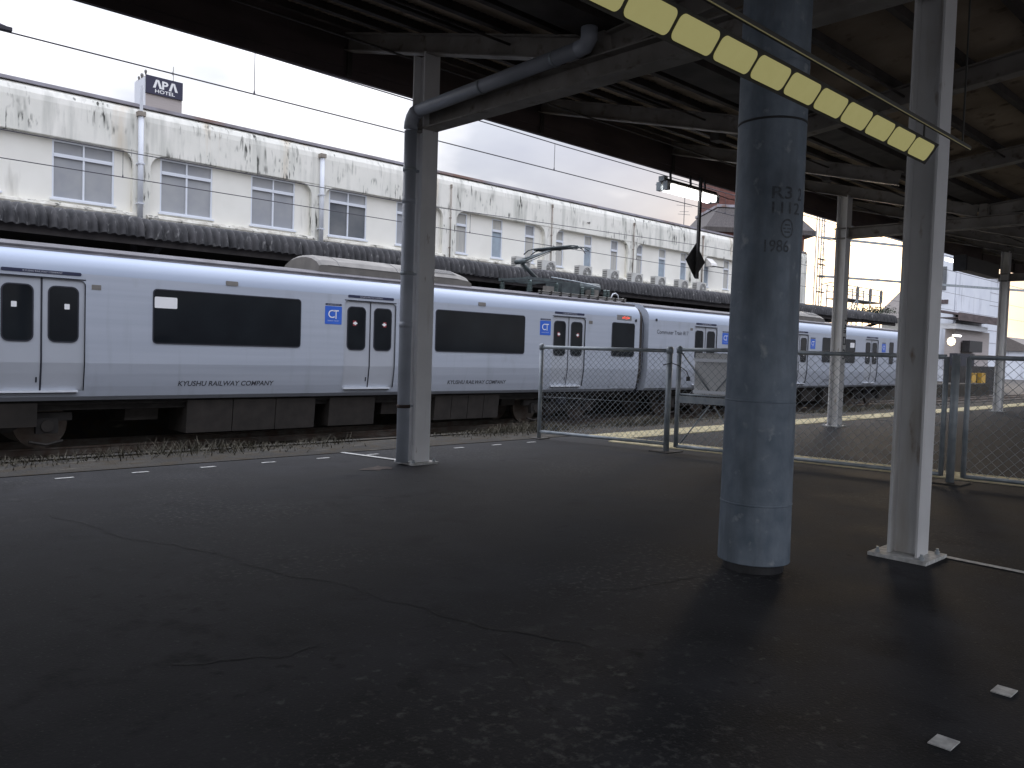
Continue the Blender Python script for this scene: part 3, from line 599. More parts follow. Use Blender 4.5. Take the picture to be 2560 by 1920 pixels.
def make_car(X0, X1, label, doors, wins, cts, texts, has_panto):
    car = thing('train_car', ((X0+X1)/2, TY+1.4, RZ), label, 'train car', 'silver commuter train cars')
    # side shell with door openings
    xs = sorted({X0, X1} | {d-.66 for d in doors} | {d+.66 for d in doors}); b = MB()
    def inside(x): return any(d-.66 < x < d+.66 for d in doors)
    zs = [p[1] for p in PROF[:-1] if p[1] <= 2.30]; zs = sorted(set(zs+[.33, 2.20]))
    for xa, xb in zip(xs, xs[1:]):
        for za, zb in zip(zs, zs[1:]):
            if inside((xa+xb)/2) and .33 <= za and zb <= 2.20: continue
            b.add([(xa, TY+yprof(za), za), (xb, TY+yprof(za), za), (xb, TY+yprof(zb), zb), (xa, TY+yprof(zb), zb)], [(0,1,2,3)])
    b.add([(X0, TY+WID-yprof(z), z) for z in zs]+[(X1, TY+WID-yprof(z), z) for z in zs], [(k, k+1, len(zs)+k+1, len(zs)+k) for k in range(len(zs)-1)])
    prof_full = [(p[0], p[1]) for p in PROF]+[(p[0], p[1]) for p in ROOFP[1:]]; ring = prof_full+[(WID-p[0], p[1]) for p in reversed(prof_full[:-1])]
    for X in (X0, X1): b.add([(X, TY+p[0], p[1]) for p in ring], [tuple(range(len(ring)))])
    b.add([(X0, TY+.16, .16), (X1, TY+.16, .16), (X1, TY+WID-.16, .16), (X0, TY+WID-.16, .16)], [(0,1,2,3)])
    b.build('body_shell', train_sil, car, loc=((X0+X1)/2, TY+1.4, RZ))
    sh = [p for p in PROF if p[1] >= 2.30]; b = MB()
    for mir in (False, True):
        f_ = (lambda y: TY+WID-y) if mir else (lambda y: TY+y)
        b.add([(X0, f_(p[0]), p[1]) for p in sh]+[(X1, f_(p[0]), p[1]) for p in sh], [(k, k+1, len(sh)+k+1, len(sh)+k) for k in range(len(sh)-1)])
    b.build('roof_shoulder', train_white, car, True)
    b = MB(); rr_ = ROOFP+[(WID-p[0], p[1]) for p in reversed(ROOFP[:-1])]
    b.add([(X0, TY+p[0], p[1]+.001) for p in rr_]+[(X1, TY+p[0], p[1]+.001) for p in rr_], [(k, k+1, len(rr_)+k+1, len(rr_)+k) for k in range(len(rr_)-1)])
    rf = b.build('roof', train_roof_m, car)
    MB().box(X0, X1, TY+.215, TY+.245, 2.685, 2.715).build('drip_rail', train_roof_m, rf)
    # doors
    for i, d in enumerate(doors):
        for s in (-1, 1):
            xa, xb = (d-.66, d-.008) if s < 0 else (d+.008, d+.66)
            zz = [.33, .40, .62, .80, 1.5, 2.20]; b = MB(); dep = .030
            for za, zb in zip(zz, zz[1:]): b.add([(xa, TY+yprof(za)+dep, za), (xb, TY+yprof(za)+dep, za), (xb, TY+yprof(zb)+dep, zb), (xa, TY+yprof(zb)+dep, zb)], [(0,1,2,3)])
            lf = b.build('door_leaf', train_door_m, car)
            wx0, wx1 = (d-.555, d-.135) if s < 0 else (d+.115, d+.54)
            ring_plate('window_seal', wx0, wx1, 1.16, 2.05, .09, .022, rubber, lf, -dep+.010)
            plate('door_window', wx0-.003, wx1+.003, 1.157, 2.053, .09, glass_dark, lf, -dep+.006, .004)
            sx = wx0+.12 if s < 0 else wx1-.20
            if i == 0 and has_panto: plate('sticker', sx, sx+.08, 1.69, 1.78, .012, white_m, lf, -dep+.008, .001)
            else:
                plate('sticker', sx, sx+.08, 1.66 if has_panto else 1.40, 1.77 if has_panto else 1.49, .006, red_m if has_panto else white_m, lf, -dep+.008, .001)
                c_ = sx+.055 if s < 0 else sx+.025; zc = 1.715 if has_panto else 1.445
                b = MB(); b.add([(c_-.06, TY+dep-.0095, zc), (c_, TY+dep-.0095, zc-.04), (c_+.06, TY+dep-.0095, zc), (c_, TY+dep-.0095, zc+.04)], [(0,1,2,3)]); b.build('sticker_mark', white_m, lf)
            if s < 0: plate('door_cock', d-.075, d-.05, .47, .56, .005, rubber, lf, -dep+.006, .006)
        b = MB()
        zz = [.33, .40, .62, .80, 1.5, 2.20]
        for za, zb in zip(zz, zz[1:]): 
            b.add([(d-.014, TY+yprof(za)+.022, za), (d+.014, TY+yprof(za)+.022, za), (d+.014, TY+yprof(zb)+.022, zb), (d-.014, TY+yprof(zb)+.022, zb)], [(0,1,2,3)])
        b.build('door_seal', rubber, car)
        b = MB()                                     # dark jamb strip round the opening
        b.box(d-.66, d+.66, TY+.0, TY+.034, 2.185, 2.205)
        for za, zb in zip(zz, zz[1:]):
            for (xa, xb) in ((d-.662, d-.648), (d+.645, d+.662)):
                b.add([(xa, TY+yprof(za)+.004, za), (xb, TY+yprof(za)+.026, za), (xb, TY+yprof(zb)+.026, zb), (xa, TY+yprof(zb)+.004, zb)], [(0,1,2,3)])
        b.build('door_jamb', rubber, car)
        MB().box(d-.62, d+.56, TY+.035, TY+.09, .305, .335).build('door_sill', alu, car)
        MB().box(d-.60, d+.54, TY+.045, TY+.09, .285, .303).build('sill_shadow_gap', rubber, car)
        for (sx, sy, a0) in ((d-.66, 2.185, 0), (d+.66, 2.185, 1)):   # rounded upper corners of the opening
            r = .09; cxx = sx+r if a0 == 0 else sx-r; pts = [(sx, sy)]+[(cxx+(-r if a0 == 0 else r)*cos(R(90*k/5)), sy-r+r*sin(R(90*k/5))) for k in range(6)]
            MB().add([(p[0], TY+.003, p[1]) for p in pts], [tuple(range(7))]).build('corner_fill', train_sil, car)
        sg = plate('door_header_sign', d-.585, d+.59, 2.255, 2.312, .028, navy, car, .006, .006)
        text_on('lettering', 'KYUSHU RAILWAY COMPANY', on_side(d-.28, d+.30, 2.268, 2.298, .0075), navy_txt, sg)
    # windows
    for (xa, xb, stick) in wins:
        fr_ = ring_plate('window', xa+.02, xb-.02, 1.18, 2.12, .055, .02, rubber, car, .010)
        plate('pane', xa+.018, xb-.018, 1.178, 2.122, .055, glass_dark, fr_, .005, .004)
        if stick: plate('notice', stick, stick+.40, 1.80, 2.00, .02, white_m, fr_, .0065, .001)
    for (xa) in cts:
        lg = plate('logo_plate', xa, xa+.40, 1.67, 2.045, .012, ct_blue, car, .004, .003)
        text_on('lettering', 'C', on_side(xa+.075, xa+.225, 1.80, 1.965, .0055), white_m, lg); text_on('lettering', 'T', on_side(xa+.195, xa+.325, 1.785, 1.965, .0055), white_m, lg)
        text_on('lettering', 'Commuter Train 817', on_side(xa+.06, xa+.33, 1.733, 1.752, .0055), white_m, lg)
        tp = plate('operator_plate', xa+.005, xa+.395, 2.062, 2.10, .018, navy, car, .004, .003)
        text_on('lettering', 'KYUSHU RAILWAY', on_side(xa+.06, xa+.34, 2.071, 2.091, .0055), navy_txt, tp)
    for (s_, xa, xb, za, zb, sh_) in texts: text_on('side_lettering', s_, on_side(xa, xb, za, zb, .003), txt_dark, car, shear=sh_, bold=.018 if sh_ else .004)
    # bogies
    cxm = (X0+X1)/2
    for bc in (cxm-6.9, cxm+6.9):
        bg_ = MB(); pr_ = [(-1.45, -.20), (-1.45, -.06), (-.75, -.06), (-.55, -.18), (.55, -.18), (.75, -.06), (1.45, -.06), (1.45, -.20), (.8, -.22), (.5, -.38), (-.5, -.38), (-.8, -.22)]
        for y in (15.42, 17.28): bg_.prism(pr_, lambda p: (bc+p[0], y, p[1]), lambda p: (bc+p[0], y+.14, p[1]))
        bg_.box(bc-.35, bc+.35, 15.45, 17.4, -.15, .10); fr2 = bg_.build('bogie', under_m, car, loc=(bc, 16.4, RZ))
        for wx in (bc-1.05, bc+1.05):
            for y in (15.80, 16.94):
                MB().tube([(wx, y, RZ+.42), (wx, y+.10, RZ+.42)], .42, 24).build('wheel', rail_m, fr2)
            MB().box(wx-.17, wx+.17, 15.36, 15.47, RZ+.30, RZ+.56).build('axle_box', under_m, fr2); MB().tube([(wx, 15.33, RZ+.43), (wx, 15.37, RZ+.43)], .10, 14).build('axle_cap', under_box, fr2)
            MB().tube([(wx-.26, 15.42, RZ+.16), (wx, 15.42, RZ+.10), (wx+.26, 15.42, RZ+.16)], .03, 6).build('brake_bar', under_box, fr2)
        MB().tube([(bc, 15.50, -.18), (bc, 15.50, .12)], .20, 14).build('air_spring', rubber, fr2)
    return car
KRC = 'KYUSHU RAILWAY COMPANY'
carA = make_car(-0.1, 19.40, 'nearest silver train car with the pantograph on its roof', [3.62, 9.98, 16.33], [(5.38, 8.30, 5.41), (11.75, 14.65, None), (18.12, 19.16, None)], [8.85, 15.2],
    [(KRC, 5.86, 7.76, .395, .49, .18), (KRC, 12.19, 14.09, .395, .49, .18)], True)
carB = make_car(19.84, 39.3, 'second silver train car, lettered Commuter Train 817 at its end', [22.9, 29.26, 35.72], [(24.95, 28.0, None), (31.07, 34.04, 33.55), (37.55, 38.0, None), (38.55, 39.05, None)], [23.87, 30.08, 36.75],
    [('Commuter Train 817', 20.25, 21.9, 1.885, 2.01, 0.0), (KRC, 31.4, 33.3, .395, .49, .18)], False)
# small plates, display and lamps on the first car
for xa in (4.37, 17.12): plate('car_number_plate', xa, xa+.15, 2.045, 2.13, .008, ac_grey, carA, .004, .003)
for xa in (6.72, 13.05): plate('vent_cover', xa, xa+.24, 2.30, 2.385, .015, ac_grey, carA, .010, .010)
dsp = plate('destination_display', 18.33, 19.0, 2.215, 2.36, .02, unit_fan, carA, .004, .003)
b = MB()
for k, (xa, xb) in enumerate(((18.57, 18.62), (18.64, 18.70), (18.715, 18.76), (18.775, 18.83), (18.84, 18.90))):
    for zz_ in (2.285+.02*(k % 2), 2.245+.012*((k+1) % 3)): b.add([(xa, TY-.006, zz_), (xb, TY-.006, zz_), (xb, TY-.006, zz_+.018), (xa, TY-.006, zz_+.018)], [(0,1,2,3)])
b.build('led_text', led_m, dsp)
for (xx, zz_, car) in ((19.2, 2.23, carA), (20.2, 2.30, carB)): MB().tube([(xx, TY-.02, zz_), (xx, TY+.02, zz_)], .04, 12).build('side_lamp', rubber, car)
plate('car_number_plate', 22.0, 22.14, 2.05, 2.13, .008, ac_grey, carB, .004, .003)
# gangway bellows
b = MB(); 
for k in range(9): xk = 19.395+k*.05; o = .42 if k % 2 else .36; b.box(xk, xk+.05, TY+o, TY+WID-o, .1, 2.45)
b.build('gangway_bellows', rubber, carA)
b = MB(); pr_ = [(p[0]+.03, p[1]-.01) for p in PROF if p[1] > .3]+[(.30, 2.66), (1.4, 2.76)]
b.add([(19.40, TY+p[0]+.02, p[1]) for p in pr_]+[(19.62, TY+p[0]+.05, p[1]-.01) for p in pr_], [(k, k+1, len(pr_)+k+1, len(pr_)+k) for k in range(len(pr_)-1)])
b.build('gap_cover', under_box, carA)
MB().tube([(19.62, TY+.10, 2.40), (19.66, TY+.06, 2.1), (19.66, TY+.06, 1.0), (19.63, TY+.1, .5)], .012, 6).build('jumper_cable', rubber, carA)
# underfloor equipment
for car, lst in ((carA, [(6.1, 8.8, 15.2, -.50, 3), (9.14, 10.3, 15.22, -.49, 1), (10.6, 11.3, 15.4, -.3, 1), (11.98, 14.05, 15.22, -.47, 4), (.2, 1.2, 15.3, -.28, 1), (14.4, 14.9, 15.5, -.2, 1), (2.5, 3.62, 15.18, -.28, 1), (5.1, 5.7, 15.5, -.25, 1)]),
                 (carB, [(25.2, 27.8, 15.2, -.50, 3), (28.4, 29.6, 15.22, -.47, 1), (30.2, 31.4, 15.3, -.40, 1), (31.8, 33.6, 15.2, -.48, 2), (24.2, 24.8, 15.5, -.25, 1), (37.5, 38.6, 15.3, -.3, 1)])):
    for (xa, xb, y, zb, n) in lst:
        wseg = (xb-xa)/n
        for k in range(n):
            q = [(xa+k*wseg+.008, zb), (xa+(k+1)*wseg-.008, zb), (xa+(k+1)*wseg-.008, .12), (xa+k*wseg+.008, .12)]
            MB().prism(q, lambda p: (p[0], y+(.06 if p[1] < 0 else 0), p[1]), lambda p: (p[0], y+.9, p[1])).build('equipment_box', under_box, car)
    x0 = -.1 if car is carA else 19.84
    MB().box(x0+.2, x0+19.3, 15.35, 17.45, -.02, .158).build('underframe', under_m, car)
    MB().tube([(x0+.3, 15.28, .10), (x0+19.2, 15.28, .10)], .03, 8).build('air_pipe', under_m, car)
# roof air conditioners
def ac_unit(car, xa, xb):
    sec = [(15.62, 2.79), (15.60, 2.95), (15.72, 3.06), (15.95, 3.155), (16.2, 3.20), (16.42, 3.21), (16.64, 3.20), (16.9, 3.155), (17.12, 3.06), (17.24, 2.95), (17.22, 2.79)]
    b = MB(); n = len(sec)
    for i, (x, k) in enumerate(((xa, .86), (xa+.06, .97), (xa+.16, 1.0), (xb-.42, 1.0), (xb-.10, .82), (xb, .52))):
        b.v += [(x, 16.42+(p[0]-16.42)*(.97 if k < .9 else 1), 2.79+(p[1]-2.79)*k) for p in sec]
    for i in range(5):
        for j in range(n-1): b.f.append((i*n+j, i*n+j+1, (i+1)*n+j+1, (i+1)*n+j))
    b.f += [tuple(range(n)), tuple(5*n+j for j in range(n))[::-1]]
    u = b.build('roof_ac', ac_grey, car)
    mb = MB()
    for x in (xa+.5, xa+2.05): 
        for (p, q) in zip(sec[1:-1], sec[2:-1]): mb.bar((x, p[0], p[1]+.004), (x, q[0], q[1]+.004), .02, .008)
    mb.build('panel_seam', unit_fan, u); MB().box(xa+.2, xb-.45, 15.592, 15.602, 2.948, 2.956).build('panel_seam', unit_fan, u)
    for k in range(16):
        x = xb-1.25+k*.052; MB().bar((x, 15.70, 3.058), (x, 15.93, 3.16), .022, .012).build('louvre_slat', unit_fan, u)
    return u
ac_unit(carA, 9.05, 13.35); ac_unit(carB, 28.2, 32.5)
# pantograph
pn = bpy.data.objects.new('pantograph', None); col.objects.link(pn); pn.parent = carA; pn.location = Vector((16.4, 16.4, 2.9))-wloc(carA)
def pt(name, pts, r, m=panto_m, n=8): return MB().tube(pts, r, n).build(name, m, pn, True)
for x in (15.62, 16.66):
    for y in (15.85, 16.95):
        pr_ = [(.045, 0)]
        for k in range(7): pr_ += [(.045, .03+k*.04), (.085, .04+k*.04), (.045, .055+k*.04)]
        pr_ += [(.045, .33)]; MB().lathe((x, y, 2.84), pr_, 12).build('insulator', insul, pn, True)
b = MB(); 
for y in (15.85, 16.95): b.box(15.5, 16.9, y-.04, y+.04, 3.17, 3.25)
for x in (15.6, 16.1, 16.75): b.box(x-.05, x+.05, 15.85, 16.95, 3.18, 3.24)
b.build('base_frame', panto_m, pn)
pt('lower_arm', [(16.42, 16.4, 3.28), (15.76, 16.4, 3.70)], [.065, .05]); pt('knee_joint', [(15.76, 16.22, 3.70), (15.76, 16.58, 3.70)], .07)
for s in (-1, 1): pt('upper_arm', [(15.76, 16.4+s*.16, 3.72), (16.95, 16.4+s*.05, 4.14)], [.03, .022])
pt('control_rod', [(15.9, 16.3, 3.42), (15.72, 16.35, 3.66)], .014); pt('control_rod', [(15.85, 16.3, 3.66), (16.9, 16.35, 4.08)], .01)
pt('pan_head', [(17.0, 15.25, 4.10), (17.0, 15.42, 4.20), (17.0, 15.65, 4.232), (17.0, 17.15, 4.232), (17.0, 17.38, 4.20), (17.0, 17.55, 4.10)], .018); pt('pan_head', [(17.28, 15.25, 4.09), (17.28, 15.42, 4.19), (17.28, 15.65, 4.228), (17.28, 17.15, 4.228), (17.28, 17.38, 4.19), (17.28, 17.55, 4.09)], .018)
for y in (15.75, 16.4, 17.05): MB().bar((16.93, y, 4.19), (17.35, y, 4.19), .05, .04).build('head_strut', panto_m, pn)
MB().box(16.9, 17.4, 15.72, 17.08, 4.195, 4.222).build('collector_strip', panto_m, pn)
pt('horn', [(17.0, 15.45, 4.21), (17.02, 15.28, 4.14), (17.04, 15.15, 3.97)], .010, rust_m)
# arrester, transformer boxes, conduit rail on the roof
MB().box(17.0, 17.75, 15.95, 16.6, 2.83, 3.24).build('arrester_box', panto_m, pn); MB().tube([(18.0, 16.1, 3.14), (18.7, 16.1, 3.16)], .15, 16).build('surge_tank', panto_m, pn, True)
for x in (17.6, 18.05, 18.6, 18.75):
    pr_ = [(.035, 0)]
    for k in range(6): pr_ += [(.035, .02+k*.045), (.07, .03+k*.045), (.035, .05+k*.045)]
    MB().lathe((x, 15.72, 2.83), pr_, 12).build('insulator', insul, pn, True)
pt('busbar', [(16.4, 15.8, 3.3), (17.4, 15.78, 3.26), (18.1, 15.8, 3.22), (18.5, 15.85, 3.18)], .018, galv)
MB().box(18.05, 18.3, 15.7, 16.0, 2.83, 3.08).build('switch_box', ac_grey, pn); MB().box(15.95, 16.25, 15.55, 15.68, 2.86, 3.02).build('motor_box', ac_grey, pn)
for z in (2.80, 2.845): MB().tube([(15.6, 15.50, z+.02), (19.32, 15.50, z+.02)], .014, 8).build('conduit_rail', ac_grey, pn)
for k in range(10): x = 15.7+k*.39; MB().box(x-.02, x+.02, 15.47, 15.56, 2.74, 2.885).build('rail_bracket', under_m, pn)
pt('cable_loop', [(18.75, 15.62, 2.86), (18.85, 15.62, 3.0), (18.97, 15.62, 3.03), (19.08, 15.62, 2.98), (19.14, 15.62, 2.84)], .02, pvc); pt('cable_loop', [(19.2, 15.6, 2.87), (19.34, 15.6, 2.90), (19.42, 15.6, 2.80), (19.5, 15.6, 2.74)], .018, ac_grey)

# ================================================================== OVERHEAD WIRES
def wire(name, pts, r, label, grp='overhead wires'): 
    return tag(MB().tube(pts, r, 6).build(name, wire_m), label, 'wire', grp)
cw1 = wire('contact_wire', [(-30, 16.4, 4.27), (110, 16.4, 4.27)], .009, 'lowest overhead wire, touching the pantograph above the train')
ms1 = wire('messenger_wire', [(-30, 16.4, 4.76), (12, 16.4, 4.75), (25, 16.4, 5.12), (45, 16.4, 5.2), (110, 16.4, 5.1)], .009, 'second lowest overhead wire, crossing the tops of the building windows')
cw2 = wire('contact_wire', [(-30, 10.5, 4.565), (100, 10.5, 4.55)], .009, 'overhead wire crossing the sky in front of the hotel sign')
ms2 = wire('messenger_wire', [(-30, 10.5, 5.16), (5, 10.5, 5.11), (11, 10.5, 5.04), (16, 10.5, 5.03), (100, 10.5, 5.05)], .009, 'topmost overhead wire, close under the canopy eave')
for (x, y, z0, z1, w_) in ((10.87, 10.5, 4.565, 5.04, ms2), (5.05, 10.5, 4.565, 5.11, ms2), (16.6, 10.5, 4.56, 5.03, ms2), (5.3, 16.4, 4.27, 4.75, ms1), (13.9, 16.4, 4.27, 4.76, ms1), (20.9, 16.4, 4.27, 4.95, ms1)):
    MB().tube([(x, y, z0), (x, y, z1)], .005, 5).build('dropper', wire_m, w_); MB().tube([(x, y, z0-.01), (x, y, z0+.05)], [.018, .006], 6).build('clamp', wire_m, w_)
sa = thing('steady_arm', (2.0, 10.5, 4.6), 'small wire fitting at the far left edge of the sky', 'fitting'); MB().tube([(1.6, 10.5, 4.80), (2.0, 10.5, 4.64), (2.18, 10.5, 4.60)], .018, 6).build('arm', wire_m, sa); MB().box(2.1, 2.22, 10.48, 10.52, 4.575, 4.615).build('clip', wire_m, sa)

# ================================================================== STATION BUILDING
BY = 24.0; ZT, ZF, ZS = 7.70, 6.43, 4.87
bl = thing('station_building', (20, BY, 0), 'long cream station building with stained parapet and rows of windows', 'building')
bays = [(-2.9, 2.45, 'w'), (3.0, 8.03, 'w'), (8.50, 13.58, 'w'), (14.06, 19.02, 'w'), (19.66, 24.44, 'n'), (25.12, 29.96, 'n'), (30.60, 35.06, 'n'), (36.2, 40.9, 'n'), (41.6, 46.2, 'n')]
XL, XR = -4.0, 47.2
RC = .38
b = MB(); prev = XL
edges = []
for (a, c, _) in bays:
    # pillar to the left
    b.add([(prev, BY, 4.3), (a, BY, 4.3), (a, BY, ZF), (prev, BY, ZF)], [(0,1,2,3)])
    arcL = [(a+RC-RC*cos(R(90*k/6)), ZF-RC+RC*sin(R(90*k/6))) for k in range(7)]; arcR = [(c-RC+RC*cos(R(90*k/6)), ZF-RC+RC*sin(R(90*k/6))) for k in range(7)]
    for arc, corner in ((arcL, (a, ZF)), (arcR, (c, ZF))):
        pts = [corner]+arc; b.add([(p[0], BY, p[1]) for p in pts], [tuple(range(len(pts)))])
    outl = [(a, ZS-.12)]+arcL+arcR[::-1]+[(c, ZS-.12)]
    b.add([(p[0], BY, p[1]) for p in outl]+[(p[0], BY+.16, p[1]) for p in outl], [(k, k+1, len(outl)+k+1, len(outl)+k) for k in range(len(outl)-1)])
    b.add([(a, BY, 4.3), (c, BY, 4.3), (c, BY, ZS-.12), (a, BY, ZS-.12)], [(0,1,2,3)])
    prev = c
b.add([(prev, BY, 4.3), (XR, BY, 4.3), (XR, BY, ZF), (prev, BY, ZF)], [(0,1,2,3)])
fp = [(0, ZF), (-.015, ZF+.02), (-.015, 7.30), (.0, 7.45), (.05, 7.58), (.13, 7.66), (.25, 7.69)]
b.add([(XL, BY+p[0], p[1]) for p in fp]+[(XR, BY+p[0], p[1]) for p in fp], [(k, k+1, len(fp)+k+1, len(fp)+k) for k in range(len(fp)-1)])
b.add([(XR, BY, 4.3), (XR, BY+9, 4.3), (XR, BY+9, 7.69), (XR, BY, 7.69)], [(0,1,2,3)]); b.add([(XL, BY+.25, 7.69), (XR, BY+.25, 7.69), (XR, BY+9, 7.69), (XL, BY+9, 7.69)], [(0,1,2,3)])
b.build('front_wall', wall_st, bl)
b = MB(); b.box(XL, XR, BY+.06, BY+.40, 7.692, 7.775); b.build('parapet_cap', cap_m, bl)
MB().box(XL, XR, BY+.3, BY+9, -.1, 4.35).build('ground_floor', wall_c, bl)
def window(x0, x1, style, pm):
    zt, zb = ZF-.03, ZS
    f = MB(); yb = BY+.20; ft = .045
    f.box(x0, x1, yb-.03, yb+.05, zb, zb+ft); f.box(x0, x1, yb-.03, yb+.05, zt-ft, zt)
    zm = zb+(zt-zb)*(.745 if style == 'w' else .70)
    f.box(x0, x0+ft, yb-.029, yb+.05, zb+ft, zt-ft); f.box(x1-ft, x1, yb-.029, yb+.05, zb+ft, zt-ft)
    f.box(x0+ft, x1-ft, yb-.045, yb+.05, zm-.045, zm+.045)
    if style == 'w':
        xm = (x0+x1)/2; f.box(xm-.025, xm+.025, yb-.033, yb+.05, zb+ft, zm-.045); f.box(xm-.022, xm+.022, yb-.031, yb+.05, zm+.045, zt-ft)
    o = f.build('window', alu, bl)
    cells = [(x0+ft, x1-ft)] if style == 'n' else [(x0+ft, (x0+x1)/2-.02), ((x0+x1)/2+.02, x1-ft)]
    rn2 = random.Random(int(x0*100))
    for (a, c) in cells:
        for (z0, z1, kk) in ((zb+ft, zm-.045, 0), (zm+.045, zt-ft, 1)):
            MB().box(a, c, yb+.012+.006*rn2.random(), yb+.03, z0, z1).build('pane', pm[kk] if isinstance(pm, tuple) else pm, o)
    MB().box(x0-.05, x1+.05, BY+.10, BY+.17, zb-.05, zb-.003).build('sill_trim', alu, bl)
    return o
for bi, (a, c, ty) in enumerate(bays):
    back = MB()
    if ty == 'w': ws = [(a+.32, a+1.85), (c-2.01, c-.49)]
    else:
        wd_ = .50; m_ = (a+c)/2; ws = [(a+.10, a+.10+wd_+.06), (m_-.28, m_+.26), (c-.98, c-.46)]
    if bi == 2: ws = [(8.82, 10.35), (11.57, 13.06)]
    if bi == 3: ws = [(14.31, 15.79), (17.03, 18.5)]
    if bi == 1: ws = [(3.32, 4.85), (6.04, 7.58)]
    if bi == 4: ws = [(19.76, 20.32), (21.60, 22.17), (23.42, 23.98)]
    if bi == 5: ws = [(25.23, 25.74), (27.07, 27.58), (28.89, 29.40)]
    if bi == 6: ws = [(30.74, 31.23), (32.52, 33.08), (34.33, 34.85)]
    xs = [a]+[v for q in ws for v in q]+[c]; y = BY+.16
    for k in range(0, len(xs), 2): back.add([(xs[k], y, ZS-.12), (xs[k+1], y, ZS-.12), (xs[k+1], y, ZF), (xs[k], y, ZF)], [(0,1,2,3)])
    for (x0, x1) in ws:
        back.add([(x0, y, ZS-.12), (x1, y, ZS-.12), (x1, y, ZS), (x0, y, ZS)], [(0,1,2,3)]); back.add([(x0, y, ZF-.03), (x1, y, ZF-.03), (x1, y, ZF), (x0, y, ZF)], [(0,1,2,3)])
        for xx in (x0, x1): back.add([(xx, y, ZS), (xx, y+.1, ZS), (xx, y+.1, ZF-.03), (xx, y, ZF-.03)], [(0,1,2,3)])
        if ty == 'w': pm = {1: pane_grey, 2: pane_grey, 3: pane_grey}.get(bi, pane_grey); pm = (pane_dark, pane_grey) if bi == 3 and x0 < 15 else pm
        else: pm = random.Random(int(x0*10)).choice([(pane_cream, pane_cream), (pane_blue, pane_cream), (pane_cream, pane_grey), (pane_blue, pane_grey)])
        window(x0, x1, ty, pm)
    MB().prism([(-.06, ZS-.30), (-.09, ZS-.22), (-.06, ZS-.15), (.16, ZS-.118), (.16, ZS-.30)], lambda p: (a-.10, BY+p[0], p[1]), lambda p: (c+.10, BY+p[0], p[1])).build('sill', sill_m, bl)
    back.build('bay_wall', wall_c, bl)
for (x, zt, m_, r_) in ((8.19, 7.40, pvc, .075), (13.88, 7.30, pvc, .075), (19.34, 7.2, pipe_old, .022), (24.78, 7.25, pipe_old, .024), (30.28, 7.2, pipe_old, .022), (35.94, 7.28, pipe_old, .035), (41.25, 7.2, pipe_old, .025)):
    MB().tube([(x, BY-.03-r_, 4.25), (x, BY-.03-r_, zt)], r_, 12).build('downpipe', m_, bl, True)
    MB().box(x-r_*1.3, x+r_*1.3, BY-.03-2.2*r_, BY+.03, zt, zt+.13).build('rainwater_head', pipe_old, bl)
    for z in (5.0, 6.1): MB().box(x-r_*1.15, x+r_*1.15, BY-.03-2.1*r_, BY+.0, z-.02, z+.02).build('pipe_clip', m_, bl)
tag(MB().tube([(8.19, BY-.1, 7.53), (8.19, BY-.1, 8.25)], .045, 8).build('vent_pole', pvc), 'white vent post standing on the parapet left of the hotel sign', 'post')
MB().prism([(-.02, 6.92), (.20, 6.98), (.20, 6.90)], lambda p: (27.0+p[0], BY-.04, p[1]), lambda p: (27.0+p[0], BY-.016, p[1])).build('wall_fitting', unit_fan, bl)
vh = MB(); vh.prism([(0, 6.32), (-.30, 6.05), (-.36, 5.88), (0, 5.88)], lambda p: (36.35, BY+p[0], p[1]), lambda p: (36.9, BY+p[0], p[1])); vh.build('vent_hood', lampw, bl); MB().box(36.3, 37.3, BY-.5, BY-.4, 5.85, 5.89).build('hood_bracket', dark_metal, bl)
# antenna on the roof
an = thing('roof_antenna', (36.4, BY+1.5, 7.7), 'thin television antenna on the building roof behind the hanging sign', 'antenna')
MB().tube([(36.4, BY+1.5, 7.7), (36.4, BY+1.5, 9.6)], .02, 6).build('mast', wire_m, an)
for z, l_ in ((8.7, .55), (8.85, .4), (9.15, .7)): MB().tube([(36.4-l_, BY+1.5, z-.05), (36.4+l_, BY+1.5, z+.05)], .01, 5).build('element', wire_m, an)
# outdoor air-conditioning units
def ac_out(x, label):
    y0 = 23.12; t = thing('ac_outdoor_unit', (x, y0, 4.28), label, 'air conditioner', 'outdoor units along the canopy roof')
    MB().box(x-.40, x+.40, y0, y0+.30, 4.31, 4.90).build('casing', unit_m, t)
    ring_ = MB(); n = 24
    MB().tube([(x+.08, y0-.012, 4.61), (x+.08, y0-.002, 4.61)], .245, 24).build('fan_recess', unit_fan, t); MB().tube([(x+.08, y0-.025, 4.61), (x+.08, y0-.013, 4.61)], .06, 12).build('fan_hub', unit_m, t)
    gq = MB()
    for rr_ in (.12, .18, .24): gq.tube([(x+.08+rr_*cos(2*pi*k/n), y0-.02, 4.61+rr_*sin(2*pi*k/n)) for k in range(n+1)], .006, 4, False)
    for k in range(8): a = 2*pi*k/8; gq.bar((x+.08+.06*cos(a), y0-.019, 4.61+.06*sin(a)), (x+.08+.24*cos(a), y0-.019, 4.61+.24*sin(a)), .008)
    gq.build('fan_guard', unit_m, t)
    for k in range(6): MB().box(x-.408, x-.401, y0+.04, y0+.26, 4.38+k*.08, 4.42+k*.08).build('side_slat', unit_fan, t)
    for s in (-.3, .3): MB().box(x+s-.03, x+s+.03, y0-.02, y0+.32, 4.24, 4.31).build('foot', unit_fan, t)
for k, (x, lb) in enumerate(((22.4, 'behind the raised pantograph elbow'), (23.84, 'just right of the pantograph elbow'), (26.07, 'below the rust stain on the wall'), (27.89, 'fourth from the pantograph'), (29.6, 'fifth from the pantograph'), (31.35, 'sixth from the pantograph'), (33.2, 'seventh from the pantograph, near the diamond sign'), (34.75, 'last of the row, right of the diamond sign'))):
    ac_out(x, 'cream outdoor air-conditioning unit with round fan, '+lb)
